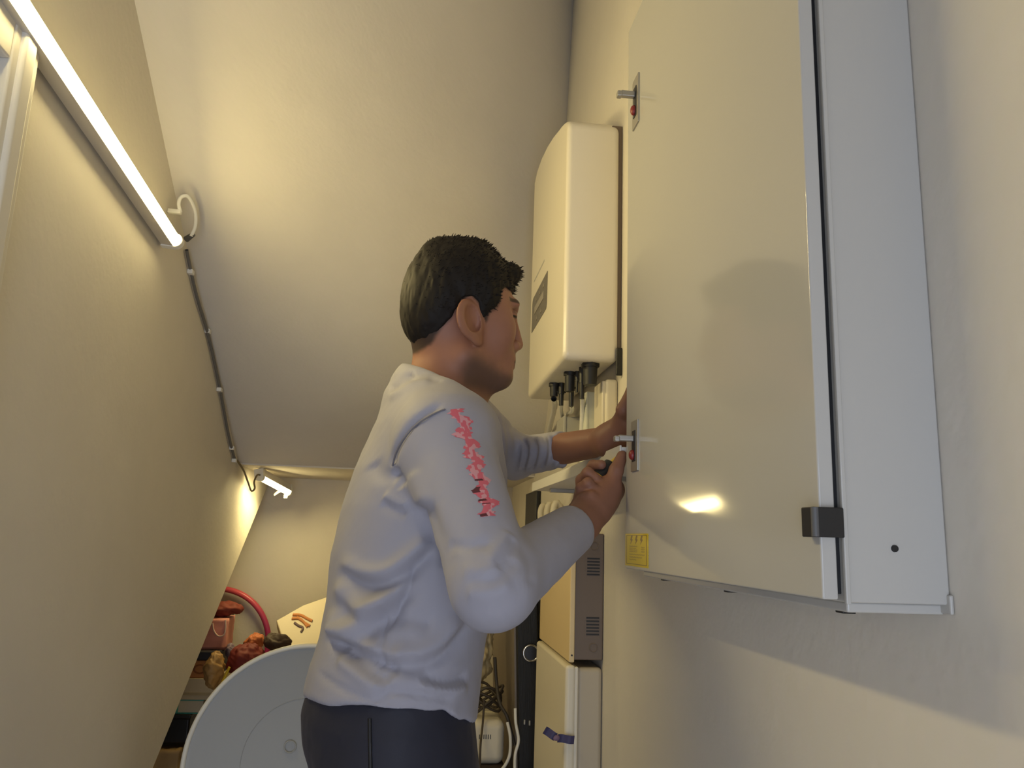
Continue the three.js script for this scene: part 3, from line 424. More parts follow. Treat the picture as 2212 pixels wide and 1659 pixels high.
// ---------------------------------------------------------------- the man
function isosurface(f, lo, hi, h) {                                          // surface of f = 0 on a grid, one point in each cell that it crosses
  const nx = Math.ceil((hi[0] - lo[0]) / h) + 1, ny = Math.ceil((hi[1] - lo[1]) / h) + 1, nz = Math.ceil((hi[2] - lo[2]) / h) + 1, val = new Float32Array(nx * ny * nz);
  const at = (i, j, k) => (k * ny + j) * nx + i;
  // coarse pass: only look closely where the surface can be
  const B = 4, near = (x, y, z) => Math.abs(f(x, y, z));
  val.fill(1);
  for (let k0 = 0; k0 < nz; k0 += B) for (let j0 = 0; j0 < ny; j0 += B) for (let i0 = 0; i0 < nx; i0 += B) {
    const cx = lo[0] + (i0 + B / 2) * h, cy = lo[1] + (j0 + B / 2) * h, cz = lo[2] + (k0 + B / 2) * h, d = f(cx, cy, cz);
    const far = Math.abs(d) > h * B * 1.9;
    for (let k = k0; k < Math.min(nz, k0 + B); k++) for (let j = j0; j < Math.min(ny, j0 + B); j++) for (let i = i0; i < Math.min(nx, i0 + B); i++)
      val[at(i, j, k)] = far ? d : f(lo[0] + i * h, lo[1] + j * h, lo[2] + k * h);
  }
  void near;
  const pos = [], idx = [], id = new Int32Array(nx * ny * nz).fill(-1);
  for (let k = 0; k < nz - 1; k++) for (let j = 0; j < ny - 1; j++) for (let i = 0; i < nx - 1; i++) {
    let n = 0, sx = 0, sy = 0, sz = 0; const v = [];
    let mask = 0;
    for (let c = 0; c < 8; c++) { const w = val[at(i + (c & 1), j + ((c >> 1) & 1), k + (c >> 2))]; v.push(w); if (w < 0) mask |= 1 << c; }
    if (mask === 0 || mask === 255) continue;
    for (let c = 0; c < 8; c++) for (const b of [1, 2, 4]) { if (c & b) continue; const e = c | b; if ((v[c] < 0) === (v[e] < 0)) continue; const t = v[c] / (v[c] - v[e]); sx += (c & 1) + (b === 1 ? t : 0); sy += ((c >> 1) & 1) + (b === 2 ? t : 0); sz += (c >> 2) + (b === 4 ? t : 0); n++; }
    id[at(i, j, k)] = pos.length / 3; pos.push(lo[0] + (i + sx / n) * h, lo[1] + (j + sy / n) * h, lo[2] + (k + sz / n) * h);
  }
  const quad = (a, b, c, d, flip) => { if (a < 0 || b < 0 || c < 0 || d < 0) return; if (flip) idx.push(a, c, b, a, d, c); else idx.push(a, b, c, a, c, d); };
  for (let k = 1; k < nz - 1; k++) for (let j = 1; j < ny - 1; j++) for (let i = 1; i < nx - 1; i++) {
    const o = val[at(i, j, k)] < 0;
    if (o !== val[at(i + 1, j, k)] < 0) quad(id[at(i, j - 1, k - 1)], id[at(i, j, k - 1)], id[at(i, j, k)], id[at(i, j - 1, k)], !o);
    if (o !== val[at(i, j + 1, k)] < 0) quad(id[at(i - 1, j, k - 1)], id[at(i - 1, j, k)], id[at(i, j, k)], id[at(i, j, k - 1)], !o);
    if (o !== val[at(i, j, k + 1)] < 0) quad(id[at(i - 1, j - 1, k)], id[at(i, j - 1, k)], id[at(i, j, k)], id[at(i - 1, j, k)], !o);
  }
  const g = new THREE.BufferGeometry(); g.setAttribute('position', new THREE.Float32BufferAttribute(pos, 3)); g.setIndex(idx); g.computeVertexNormals(); return g;
}
const smin = (a, b, k) => { const h = Math.max(k - Math.abs(a - b), 0) / k; return Math.min(a, b) - h * h * k * 0.25; };
const smax = (a, b, k) => -smin(-a, -b, k);
function cone(a, b, r0, r1) {                                                // tapered capsule
  const dx = b.x - a.x, dy = b.y - a.y, dz = b.z - a.z, L = dx * dx + dy * dy + dz * dz;
  return (x, y, z) => { const px = x - a.x, py = y - a.y, pz = z - a.z, t = clamp((px * dx + py * dy + pz * dz) / L), ex = px - t * dx, ey = py - t * dy, ez = pz - t * dz; return Math.sqrt(ex * ex + ey * ey + ez * ez) - mix(r0, r1, t); };
}
const join = (list, k) => (x, y, z) => { let d = list[0](x, y, z); for (let i = 1; i < list.length; i++) d = smin(d, list[i](x, y, z), k); return d; };
const chain = (pts, radii) => pts.slice(1).map((p, i) => cone(pts[i], p, radii[i], radii[i + 1]));

{
  const ZB = -1.22, yaw = 0.21, cs = Math.cos(yaw), sn = Math.sin(yaw);
  const person = thing('person', 'man in pale grey long sleeved shirt and navy trousers reaching to the cabinet', 'person', [onZ(845, 1650, ZB).x, 0, ZB]);
  const J = (px, py, z) => onZ(px, py, z);
  // torso as a stack of ovals: row, back edge and front edge in the photograph, half width in metres
  const stack = (rows, shrink) => {
    const s = rows.map(([py, b, f, hw]) => { const p = J(b, py, ZB), q = J(f, py, ZB), ext = (q.x - p.x) / 2, a = Math.sqrt(Math.max(0.0016, ext * ext - hw * hw * sn * sn)) / cs; return { y: (p.y + q.y) / 2, x: (p.x + q.x) / 2, a: a - shrink, b: hw - shrink }; }).sort((m, n) => m.y - n.y);
    const y0 = s[0].y, y1 = s[s.length - 1].y;
    return (x, y, z) => {
      const yy = clamp(y, y0, y1); let i = 0; while (i < s.length - 2 && s[i + 1].y < yy) i++;
      const t = (yy - s[i].y) / (s[i + 1].y - s[i].y), A = s[i], C = s[i + 1], cx = mix(A.x, C.x, t), a = mix(A.a, C.a, t), b = mix(A.b, C.b, t);
      const dx = x - cx, dz = z - ZB, u = dx * cs - dz * sn, w = dx * sn + dz * cs, k0 = Math.hypot(u / a, w / b), k1 = Math.hypot(u / (a * a), w / (b * b)) || 1e-6;
      const d = k0 < 1e-4 ? -Math.min(a, b) : k0 * (k0 - 1) / k1, e = y - yy; return d > 0 ? Math.hypot(d, e) : Math.max(d, Math.abs(e) > 0 ? Math.abs(e) : d);
    };
  };
  const rows = [[832, 866, 1000, 0.085], [850, 846, 1022, 0.12], [890, 826, 1052, 0.16], [930, 803, 1072, 0.172], [1020, 764, 1090, 0.168], [1100, 738, 1092, 0.16], [1200, 716, 1085, 0.152], [1300, 706, 1064, 0.15], [1380, 689, 1046, 0.155], [1440, 666, 1038, 0.162], [1500, 651, 1032, 0.168], [1580, 649, 1026, 0.17]];
  const hips = [[1470, 668, 1020, 0.155], [1540, 650, 1023, 0.165], [1600, 653, 1026, 0.166], [1660, 668, 1030, 0.164], [1720, 690, 1020, 0.155]];
  const sh = J(962, 952, -1.075), el = J(1066, 1266, -0.955), wr = J(1252, 1132, -1.135), shF = J(1000, 908, -1.39), elF = J(1112, 988, -1.55), wrF = J(1322, 950, -1.275);
  const neckLow = J(955, 878, ZB), neckHigh = J(975, 735, ZB);
  // ---- shirt
  const torso = stack(rows, 0), armN = join([cone(sh, el, 0.0625, 0.0500), cone(el, wr, 0.0490, 0.0330)], 0.012), armF = join([cone(shF, elF, 0.058, 0.043), cone(elF, wrF, 0.041, 0.026)], 0.015);
  const yokes = join([cone(J(930, 862, ZB), sh, 0.052, 0.058), cone(J(935, 862, ZB), shF, 0.05, 0.055)], 0.03);
  const collarA = J(884, 796, ZB), collarB = J(1022, 884, ZB), cn = V(-(collarB.y - collarA.y), collarB.x - collarA.x, 0).normalize();
  const collar = cone(neckLow, neckHigh, 0.067, 0.061);
  const cuffN = (() => { const d = wr.clone().sub(el).normalize(), c = J(1236, 1143, -1.12); return { d, c }; })();
  const cuffF = (() => { const d = wrF.clone().sub(elF).normalize(), c = J(1229, 977, -1.405); return { d, c }; })();
  const hemP = [J(650, 1500, ZB), J(760, 1520, -1.1), J(870, 1530, -1.06), J(950, 1543, -1.07), J(1000, 1562, -1.1), J(1026, 1556, -1.18)];
  const hemY = (x) => { if (x <= hemP[0].x) return hemP[0].y; for (let i = 0; i < 5; i++) if (x < hemP[i + 1].x) return mix(hemP[i].y, hemP[i + 1].y, smooth(hemP[i].x, hemP[i + 1].x, x)); return hemP[5].y; };
  const shirtF = (x, y, z) => {
    let d = smin(torso(x, y, z), yokes(x, y, z), 0.05);
    const col = collar(x, y, z), below = (x - collarA.x) * cn.x + (y - collarA.y) * cn.y;
    d = smin(d, col, 0.035); d = smax(d, below, 0.006);
    const pn = (x - cuffN.c.x) * cuffN.d.x + (y - cuffN.c.y) * cuffN.d.y + (z - cuffN.c.z) * cuffN.d.z, pf = (x - cuffF.c.x) * cuffF.d.x + (y - cuffF.c.y) * cuffF.d.y + (z - cuffF.c.z) * cuffF.d.z;
    d = smin(d, smax(armN(x, y, z), pn, 0.006), 0.022); d = smin(d, smax(armF(x, y, z), pf, 0.006), 0.03);
    return smax(d, hemY(x) - y + 0.002 * Math.sin(x * 60 + z * 25), 0.008);
  };
  let shirtG = isosurface(shirtF, [-0.24, 0.86, -1.68], [0.36, 1.52, -0.86], 0.0042);
  // folds: [row of pixels on the cloth, depth there, height, width]
  const folds = [
    [[[715, 1208], [774, 1238], [835, 1236], [897, 1192], [927, 1160]], -1.07, 0.008, 0.011], [[[714, 1228], [774, 1262], [840, 1264], [905, 1216], [940, 1175]], -1.07, -0.007, 0.012],
    [[[709, 1253], [737, 1302], [780, 1318], [835, 1292], [897, 1244]], -1.07, 0.009, 0.012], [[[722, 1270], [752, 1335], [790, 1345], [850, 1306], [912, 1262]], -1.07, -0.007, 0.012],
    [[[694, 1322], [708, 1368], [743, 1370], [804, 1325], [866, 1284]], -1.07, 0.010, 0.013], [[[705, 1392], [752, 1398], [815, 1352], [880, 1310]], -1.07, -0.006, 0.012],
    [[[676, 1388], [743, 1408], [820, 1428], [868, 1448]], -1.07, -0.010, 0.008], [[[680, 1376], [745, 1393], [825, 1412], [880, 1430]], -1.07, 0.006, 0.010],
    [[[734, 1416], [789, 1446], [847, 1476]], -1.07, -0.007, 0.008], [[[720, 1428], [780, 1462], [840, 1490]], -1.07, 0.005, 0.010],
    [[[835, 1428], [897, 1436], [958, 1414], [1025, 1340]], -1.07, -0.008, 0.011], [[[840, 1408], [897, 1414], [950, 1394], [1010, 1330]], -1.07, 0.007, 0.013],
    [[[854, 1342], [890, 1338], [940, 1352]], -1.07, -0.004, 0.010], [[[903, 1457], [958, 1476], [1020, 1474]], -1.07, -0.006, 0.009], [[[900, 1470], [958, 1492], [1020, 1492]], -1.07, 0.006, 0.009],
    [[[800, 1500], [850, 1492], [930, 1500], [985, 1515]], -1.07, -0.004, 0.007], [[[655, 1468], [720, 1490], [800, 1512], [900, 1520], [990, 1545]], -1.07, -0.0025, 0.005],
    [[[826, 1300], [824, 1370], [824, 1430], [818, 1445]], -1.07, -0.003, 0.004], [[[895, 1215], [885, 1260], [868, 1300], [852, 1330], [830, 1370]], -1.07, -0.003, 0.0045],
    [[[840, 849], [871, 838], [895, 823]], -1.2, -0.006, 0.008], [[[836, 862], [871, 856], [905, 838], [930, 842]], -1.17, 0.004, 0.009], [[[880, 830], [930, 836], [950, 850]], -1.17, -0.004, 0.007],
    [[[958, 884], [915, 907], [877, 942], [854, 983], [848, 1010]], -1.08, -0.0045, 0.0042], [[[848, 1010], [862, 1034], [872, 1050]], -1.06, -0.006, 0.007], [[[826, 1068], [856, 1084], [884, 1096]], -1.06, 0.004, 0.007], [[[822, 1080], [850, 1098], [880, 1108]], -1.06, -0.004, 0.007],
    [[[800, 990], [822, 1020], [860, 1030]], -1.07, -0.004, 0.012], [[[905, 1080], [940, 1150], [985, 1230]], -1.04, -0.006, 0.012], [[[890, 1010], [905, 1060], [925, 1100]], -0.99, 0.004, 0.008],
    [[[1057, 1228], [1088, 1190], [1104, 1160]], -0.96, -0.0035, 0.006], [[[1046, 1216], [1078, 1178], [1098, 1150]], -0.96, 0.003, 0.009], [[[996, 1250], [1050, 1248], [1085, 1228], [1106, 1204]], -0.95, -0.0035, 0.008], [[[990, 1232], [1045, 1232], [1070, 1215]], -0.95, 0.003, 0.01], [[[1000, 1276], [1060, 1275], [1100, 1255]], -0.93, 0.004, 0.010],
    [[[1108, 1172], [1134, 1218], [1128, 1262]], -0.97, -0.002, 0.007], [[[1122, 1166], [1148, 1212], [1142, 1258]], -0.98, 0.0012, 0.01], [[[960, 1176], [1010, 1180], [1060, 1172]], -0.96, -0.003, 0.006],
  ];
  for (const [i, x] of [1128, 1144, 1160, 1177, 1194, 1211].entries()) { folds.push([[[x - 3, 940], [x + 1, 975], [x - 2, 1020]], -1.45, 0.0048, 0.005]); folds.push([[[x + 5, 940], [x + 9, 975], [x + 5, 1020]], -1.45, -0.004, 0.0045]); void i; }
  for (const x of [1048, 1068, 1092, 1110]) folds.push([[[x, 900], [x + 14, 960], [x + 10, 1030]], -1.42, -0.006, 0.008]);
  const foldPts = folds.map(([pts, z, amp, w]) => { const c = new THREE.CatmullRomCurve3(pts.map(([x, y]) => J(x, y, z))).getPoints(14); return { c, z, amp, w }; });
  { const p = shirtG.attributes.position, n = shirtG.attributes.normal;
    for (let i = 0; i < p.count; i++) {
      const x = p.getX(i), y = p.getY(i), z = p.getZ(i); let d = 0.0016 * (fbm(x * 30, y * 30, z * 30) - 0.5) + 0.006 * (fbm(x * 9 + 4, y * 7, z * 9) - 0.5);
      for (const f of foldPts) {
        const gate = 1 - smooth(0.05, 0.12, Math.abs(z - f.z)); if (gate <= 0) continue; let best = 1e9, tb = 0;
        for (let q = 0; q < f.c.length - 1; q++) { const a = f.c[q], b = f.c[q + 1], bx = b.x - a.x, by = b.y - a.y, t = clamp(((x - a.x) * bx + (y - a.y) * by) / (bx * bx + by * by + 1e-12)), ex = x - a.x - t * bx, ey = y - a.y - t * by, e = ex * ex + ey * ey; if (e < best) { best = e; tb = (q + t) / (f.c.length - 1); } }
        if (best < 9 * f.w * f.w) d += gate * f.amp * (f.z < -1.03 && f.z > -1.1 ? 1.3 : 1) * Math.exp(-best / (f.w * f.w)) * smooth(0, 0.16, tb) * smooth(1, 0.84, tb);
      }
      d = clamp(d, -0.014, 0.016); p.setXYZ(i, x + n.getX(i) * d, y + n.getY(i) * d, z + n.getZ(i) * d);
    }
    shirtG.computeVertexNormals(); }
  // woven print down the near sleeve: small jagged pieces of the cloth lifted half a millimetre
  const A0 = J(990, 893, -1.03), A1 = J(1062, 1128, -0.96);
  { const src = shirtG.toNonIndexed(), p = src.attributes.position, n = src.attributes.normal, pos = [], nor = [], col = [], ax = A1.clone().sub(A0), L = ax.length(); ax.normalize(); const cr = V(ax.y, -ax.x, 0).normalize();
    const shade = (v) => { const r = v.clone().sub(A0), t = r.dot(ax) / L, s = r.dot(cr), w = 0.0055 + 0.004 * Math.abs(((t * 9) % 1) - 0.5) * 2 + 0.010 * Math.max(0, noise(t * 62, 3) - 0.5), c = 0.004 * Math.sin(t * 34) + 0.006 * (noise(t * 20, 9) - 0.5);
      if (t < 0.0 || t > 1.0 || Math.abs(s - c) > w) return null; const dark = t > 0.66 && noise(t * 55, 1) > 0.56 && s > c; return dark ? [0.10, 0.02, 0.03] : (noise(t * 40, s * 300) > 0.38 ? [0.60, 0.12, 0.16] : [0.62, 0.30, 0.33]); };
    const P = [V(0, 0, 0), V(0, 0, 0), V(0, 0, 0)], Nn = [V(0, 0, 0), V(0, 0, 0), V(0, 0, 0)], S = 5;
    for (let i = 0; i < p.count; i += 3) {
      if (p.getZ(i) < -1.09) continue; for (let k = 0; k < 3; k++) { P[k].fromBufferAttribute(p, i + k); Nn[k].fromBufferAttribute(n, i + k); }
      const r = P[0].clone().sub(A0), t = r.dot(ax) / L; if (t < -0.05 || t > 1.05 || Math.abs(r.dot(cr)) > 0.03 || Nn[0].z < 0.05) continue;
      const at = (a, b) => { const c = 1 - a - b; return [P[0].clone().multiplyScalar(c).addScaledVector(P[1], a).addScaledVector(P[2], b), Nn[0].clone().multiplyScalar(c).addScaledVector(Nn[1], a).addScaledVector(Nn[2], b).normalize()]; };
      const tri = (...ab) => { const q = ab.map(([a, b]) => at(a / S, b / S)), m = q[0][0].clone().add(q[1][0]).add(q[2][0]).divideScalar(3), c = shade(m); if (!c) return; for (const [v, w] of q) { pos.push(v.x + w.x * 0.0004, v.y + w.y * 0.0004, v.z + w.z * 0.0004); nor.push(w.x, w.y, w.z); col.push(...c); } };
      for (let a = 0; a < S; a++) for (let b = 0; b < S - a; b++) { tri([a, b], [a + 1, b], [a, b + 1]); if (a + b < S - 1) tri([a + 1, b], [a + 1, b + 1], [a, b + 1]); }
    }
    const g = new THREE.BufferGeometry(); g.setAttribute('position', new THREE.Float32BufferAttribute(pos, 3)); g.setAttribute('normal', new THREE.Float32BufferAttribute(nor, 3)); g.setAttribute('color', new THREE.Float32BufferAttribute(col, 3));
    const shirt = part('shirt', shirtG, std(0.335, 0.33, 0.385, 0.7, { sheen: 0.15, sheenRoughness: 0.5, sheenColor: new THREE.Color(0.6, 0.6, 0.65) }), person, 'pale grey long sleeved shirt');
    { const zs = (x, y) => { let z = -0.85; while (shirtF(x, y, z) > 0 && z > -1.3) z -= 0.0015; return z; };
      for (const px of [[[962, 884], [940, 893], [915, 907], [893, 924], [877, 942], [864, 962], [854, 983], [848, 1006]]]) { const pts = px.map(([x, y]) => { let z = -1.08; for (let k = 0; k < 6; k++) { const o2 = J(x, y, z); z = zs(o2.x, o2.y); } const o2 = J(x, y, z); return V(o2.x, o2.y, z + 0.0005); }); part('shoulder_seam', tube(pts, 0.0013, 60, 6), std(0.16, 0.155, 0.18, 0.8), shirt, 'darker stitched seam'); } }
    part('sleeve_print', g, std(1, 1, 1, 0.6, { vertexColors: true }), shirt, 'jagged red and pink print down the sleeve'); }
  // ---- trousers
  const hip = stack(hips, 0), cx = J(850, 1700, ZB).x, leg = (s) => [V(cx + s * 0.012, 0.86, ZB + s * 0.083), V(cx + 0.03, 0.48, ZB + s * 0.105), V(cx - 0.005, 0.075, ZB + s * 0.11)];
  const legs = [-1, 1].flatMap((s) => chain(leg(s), [0.088, 0.066, 0.06]));
  const trousersF = (x, y, z) => { let d = hip(x, y, z); d = smin(d, join(legs, 0.012)(x, y, z), 0.05); return smax(d, 0.07 - y, 0.005); };
  const trG = isosurface(trousersF, [-0.22, 0.05, -1.44], [0.2, 1.0, -1.0], 0.0075);
  { const p = trG.attributes.position, n = trG.attributes.normal; for (let i = 0; i < p.count; i++) { const x = p.getX(i), y = p.getY(i), z = p.getZ(i), d = 0.010 * (fbm(x * 14, y * 9, z * 14) - 0.5); p.setXYZ(i, x + n.getX(i) * d, y + n.getY(i) * d, z + n.getZ(i) * d); } trG.computeVertexNormals(); }
  const navy = std(0.013, 0.014, 0.027, 0.7, { sheen: 0.2, sheenColor: new THREE.Color(0.2, 0.2, 0.3) });
  const trousers = part('trousers', trG, navy, person, 'navy track trousers');
  { const zs = (y, x) => { let z = -0.9; while (trousersF(x, y, z) > 0 && z > -1.3) z -= 0.002; return z; }; const pts = []; for (let i = 0; i <= 10; i++) { const q = J(798 + i * 0.4, 1556 + i * 14, -1.06); pts.push(V(q.x, q.y, zs(q.y, q.x) + 0.001)); }
    part('pocket_zip', tube(pts, 0.0028, 30, 6), std(0.006, 0.006, 0.008, 0.5), trousers); }
  // ---- shoes
  for (const s of [-1, 1]) { const c = leg(s)[2]; const f = join([cone(V(c.x - 0.03, 0.045, c.z), V(c.x + 0.17, 0.038, c.z), 0.044, 0.038), cone(V(c.x, 0.05, c.z), V(c.x + 0.01, 0.11, c.z), 0.046, 0.042)], 0.03);
    const g = isosurface((x, y, z) => smax(f(x, y, z), 0.012 - y, 0.004), [c.x - 0.1, 0, c.z - 0.07], [c.x + 0.24, 0.18, c.z + 0.07], 0.007); const sho = part('shoe', g, std(0.03, 0.03, 0.035, 0.6), person);
    part('sole', box(c.x - 0.078, c.x + 0.205, 0, 0.018, c.z - 0.042, c.z + 0.042, 0.009, 4), std(0.5, 0.5, 0.48, 0.6), sho); }

  // ---- head
  const hy = 0.36, Fh = V(Math.cos(hy), 0, -Math.sin(hy)), Lh = V(Math.sin(hy), 0, Math.cos(hy)), O = J(998, 645, ZB);
  const hl = (px, py, l) => { const r = ray(px, py), t = (l + O.clone().sub(EYE).dot(Lh)) / r.dot(Lh), p = r.multiplyScalar(t).add(EYE).sub(O); return V(p.dot(Fh), p.y, l); };
  const ell = (c, a, b, e) => (s, u, l) => { const x = (s - c.x) / a, y = (u - c.y) / b, z = (l - c.z) / e, k0 = Math.sqrt(x * x + y * y + z * z), k1 = Math.sqrt(x * x / (a * a) + y * y / (b * b) + z * z / (e * e)); return k0 < 1e-3 ? -Math.min(a, b, e) : k0 * (k0 - 1) / k1; };
  const sk = ell(V(0, 0, 0), 0.083, 0.082, 0.072), nape = ell(hl(948, 690, 0), 0.048, 0.06, 0.052), face = ell(hl(1040, 738, 0), 0.047, 0.074, 0.050);
  const jaw = cone(hl(1004, 768, 0.044), hl(1066, 820, 0.016), 0.020, 0.017), chin = cone(hl(1076, 815, 0).setZ(-0.008), hl(1076, 815, 0).setZ(0.008), 0.0205, 0.0205);
  const brow = cone(hl(1103, 676, 0), hl(1103, 676, 0).add(V(-0.012, 0.002, 0.036)), 0.0105, 0.009), nose = cone(hl(1106, 694, 0), hl(1116, 744, 0), 0.0085, 0.0108), ala = cone(hl(1108, 750, 0).setZ(0.009), hl(1105, 750, 0).setZ(0.013), 0.0085, 0.0075);
  const maxilla = ell(hl(1078, 774, 0), 0.026, 0.030, 0.030), lipU = cone(hl(1104, 781, 0), hl(1104, 781, 0).add(V(-0.010, -0.002, 0.019)), 0.0075, 0.004), lipL = cone(hl(1103, 792, 0), hl(1103, 792, 0).add(V(-0.010, 0.002, 0.017)), 0.0072, 0.004);
  const cheek = ell(hl(1058, 722, 0).setZ(0.034), 0.024, 0.03, 0.022), eyeC = hl(1098, 694, 0).add(V(-0.014, 0, 0.031)), socket = ell(eyeC.clone().add(V(0.010, 0.001, 0.004)), 0.013, 0.011, 0.017), ball = ell(eyeC, 0.0125, 0.0115, 0.0135);
  const earC = hl(1016, 693, 0.074), earA = 0.16, earB = 0.5;
  const earF = (s, u, l) => { let x = s - earC.x, y = u - earC.y, z = l - earC.z; const a = x * Math.cos(earA) + y * Math.sin(earA), b = -x * Math.sin(earA) + y * Math.cos(earA); x = a; y = b;
    const c = x * Math.cos(earB) + z * Math.sin(earB), d = -x * Math.sin(earB) * -1 + z * Math.cos(earB); x = c; z = d;
    const q = (a0, b0, c0, dx, dy, dz) => { const X = (x - dx) / a0, Y = (y - dy) / b0, Z = (z - dz) / c0, k0 = Math.hypot(X, Y, Z), k1 = Math.hypot(X / a0, Y / b0, Z / c0); return k0 < 1e-3 ? -Math.min(a0, b0, c0) : k0 * (k0 - 1) / k1; };
    let e = q(0.0185, 0.034 - 0.004 * (y < 0 ? 1 : 0), 0.0085, 0, 0, 0); e = smax(e, -q(0.0105, 0.022, 0.0095, 0.004, 0.003, 0.0045), 0.003); e = smax(e, -q(0.006, 0.009, 0.012, 0.006, -0.004, 0.004), 0.003); return smin(e, q(0.008, 0.010, 0.006, 0.006, -0.028, 0), 0.006); };
  const toL = (x, y, z) => { const a = x - O.x, c = z - O.z; return [a * Fh.x + c * Fh.z, y - O.y, a * Lh.x + c * Lh.z]; };
  const neckC = cone(neckLow, neckHigh, 0.0595, 0.0545), throat = cone(J(1000, 880, ZB - 0.01), J(1028, 806, ZB - 0.02), 0.034, 0.03);
  const headF = (x, y, z) => {
    const [s, u, l0] = toL(x, y, z), l = Math.abs(l0);
    let d = smin(sk(s, u, l), face(s, u, l), 0.03); d = smin(d, nape(s, u, l), 0.03); d = smin(d, jaw(s, u, l), 0.022); d = smin(d, chin(s, u, l), 0.016); d = smin(d, cheek(s, u, l), 0.022); d = smin(d, brow(s, u, l), 0.014);
    d = smax(d, -socket(s, u, l), 0.010); d = smin(d, ball(s, u, l), 0.002); d = smin(d, nose(s, u, l), 0.009); d = smin(d, ala(s, u, l), 0.005); d = smin(d, maxilla(s, u, l), 0.012); d = smin(d, lipU(s, u, l), 0.005); d = smin(d, lipL(s, u, l), 0.004); d = smin(d, earF(s, u, l), 0.006);
    d = smin(d, neckC(x, y, z), 0.022); return smin(d, throat(x, y, z), 0.02);
  };
  const headG = isosurface(headF, [O.x - 0.13, neckLow.y - 0.02, ZB - 0.13], [O.x + 0.15, O.y + 0.12, ZB + 0.13], 0.0022);
  const line = [[893, 752], [925, 748], [945, 734], [956, 712], [974, 688], [986, 668], [994, 648], [1014, 640], [1030, 656], [1036, 684], [1044, 700], [1052, 690], [1056, 672], [1072, 664], [1080, 648], [1082, 628], [1094, 619], [1112, 622], [1160, 622], [1160, 470], [840, 470], [840, 752]].map(([x, y]) => hl(x, y, 0.062));
  const polyD = (s, u) => { let d = 1e9, inside = false; for (let i = 0, j = line.length - 1; i < line.length; j = i++) { const a = line[i], b = line[j], ex = b.x - a.x, ey = b.y - a.y, wx = s - a.x, wy = u - a.y, t = clamp((wx * ex + wy * ey) / (ex * ex + ey * ey)), qx = wx - t * ex, qy = wy - t * ey; d = Math.min(d, qx * qx + qy * qy); if ((a.y > u) !== (b.y > u) && s < (b.x - a.x) * (u - a.y) / (b.y - a.y) + a.x) inside = !inside; } return (inside ? -1 : 1) * Math.sqrt(d); };
  const skin = [0.31, 0.145, 0.092], stub = [0.085, 0.055, 0.042], lipc = [0.22, 0.09, 0.075];
  const uMouth = hl(1100, 787, 0).y, stubTop = hl(1040, 765, 0.05), uEye = eyeC.y, ub = hl(1103, 670, 0).y;
  const paintHead = (g) => { const p = g.attributes.position, c = []; for (let i = 0; i < p.count; i++) {
    const [s, u, l0] = toL(p.getX(i), p.getY(i), p.getZ(i)), l = Math.abs(l0), n = fbm(s * 60, u * 60, l0 * 60);
    let k = skin.map((v) => v * (0.93 + 0.14 * n));
    const chinLine = mix(0.0, 0.018, smooth(0.0, 0.07, s)); let b = smooth(stubTop.y + 0.006, stubTop.y - 0.022, u + chinLine * 0.6 + 0.012 * (n - 0.5)) * smooth(stubTop.x - 0.045, stubTop.x - 0.018, s + 0.01 * (n - 0.5)) * smooth(hl(1040, 850, 0).y - 0.02, hl(1040, 850, 0).y + 0.008, u);
    b = Math.max(b, smooth(0.006, 0.002, Math.abs(u - hl(1108, 768, 0).y)) * (l < 0.024 ? 0.6 : 0) * (s > 0.05 ? 1 : 0)); k = k.map((v, q) => mix(v, stub[q], 0.8 * b));
    if (s > 0.06 && l < 0.022 && Math.abs(u - uMouth) < 0.012) k = k.map((v, q) => mix(v, lipc[q], 0.8));
    if (s > 0.06 && l < 0.023 && Math.abs(u - uMouth) < 0.0016) k = [0.05, 0.02, 0.02];
    if (ball(s, u, l) < 0.0012 && s > eyeC.x) k = Math.abs(u - uEye + 0.003) < 0.0024 ? [0.014, 0.010, 0.009] : (u > uEye ? k.map((v) => v * 0.62) : k);
    if (u > ub - 0.001 && u < ub + 0.006 && s > 0.045 && l > 0.010 && l < 0.05) k = k.map((v, q) => mix(v, [0.02, 0.016, 0.014][q], 0.85 * smooth(0.3, 0.5, n + 0.15)));
    const root = smooth(0.005, -0.003, polyD(s, u) + 0.005 * (n - 0.5)); if (earF(s, u, l) > 0.0035) k = k.map((v, q) => mix(v, [0.02, 0.016, 0.014][q], 0.9 * root));
    c.push(...k); } g.setAttribute('color', new THREE.Float32BufferAttribute(c, 3)); return g; };
  const paintSkin = (g) => { const p = g.attributes.position, c = []; for (let i = 0; i < p.count; i++) { const n = fbm(p.getX(i) * 50, p.getY(i) * 50, p.getZ(i) * 50); c.push(...skin.map((v) => v * 0.82 * (0.92 + 0.16 * n))); } g.setAttribute('color', new THREE.Float32BufferAttribute(c, 3)); return g; };
  // ---- hands
  const wristN = J(1256, 1128, -1.138);
  const handN = join([cone(el, wristN, 0.041, 0.0245), cone(wristN, J(1292, 1078, -1.182), 0.0255, 0.0275), cone(J(1272, 1100, -1.165), J(1268, 1066, -1.190), 0.021, 0.015), cone(J(1292, 1078, -1.182), J(1322, 1058, -1.198), 0.026, 0.02), cone(J(1288, 1092, -1.155), J(1320, 1052, -1.165), 0.021, 0.0145)], 0.02);
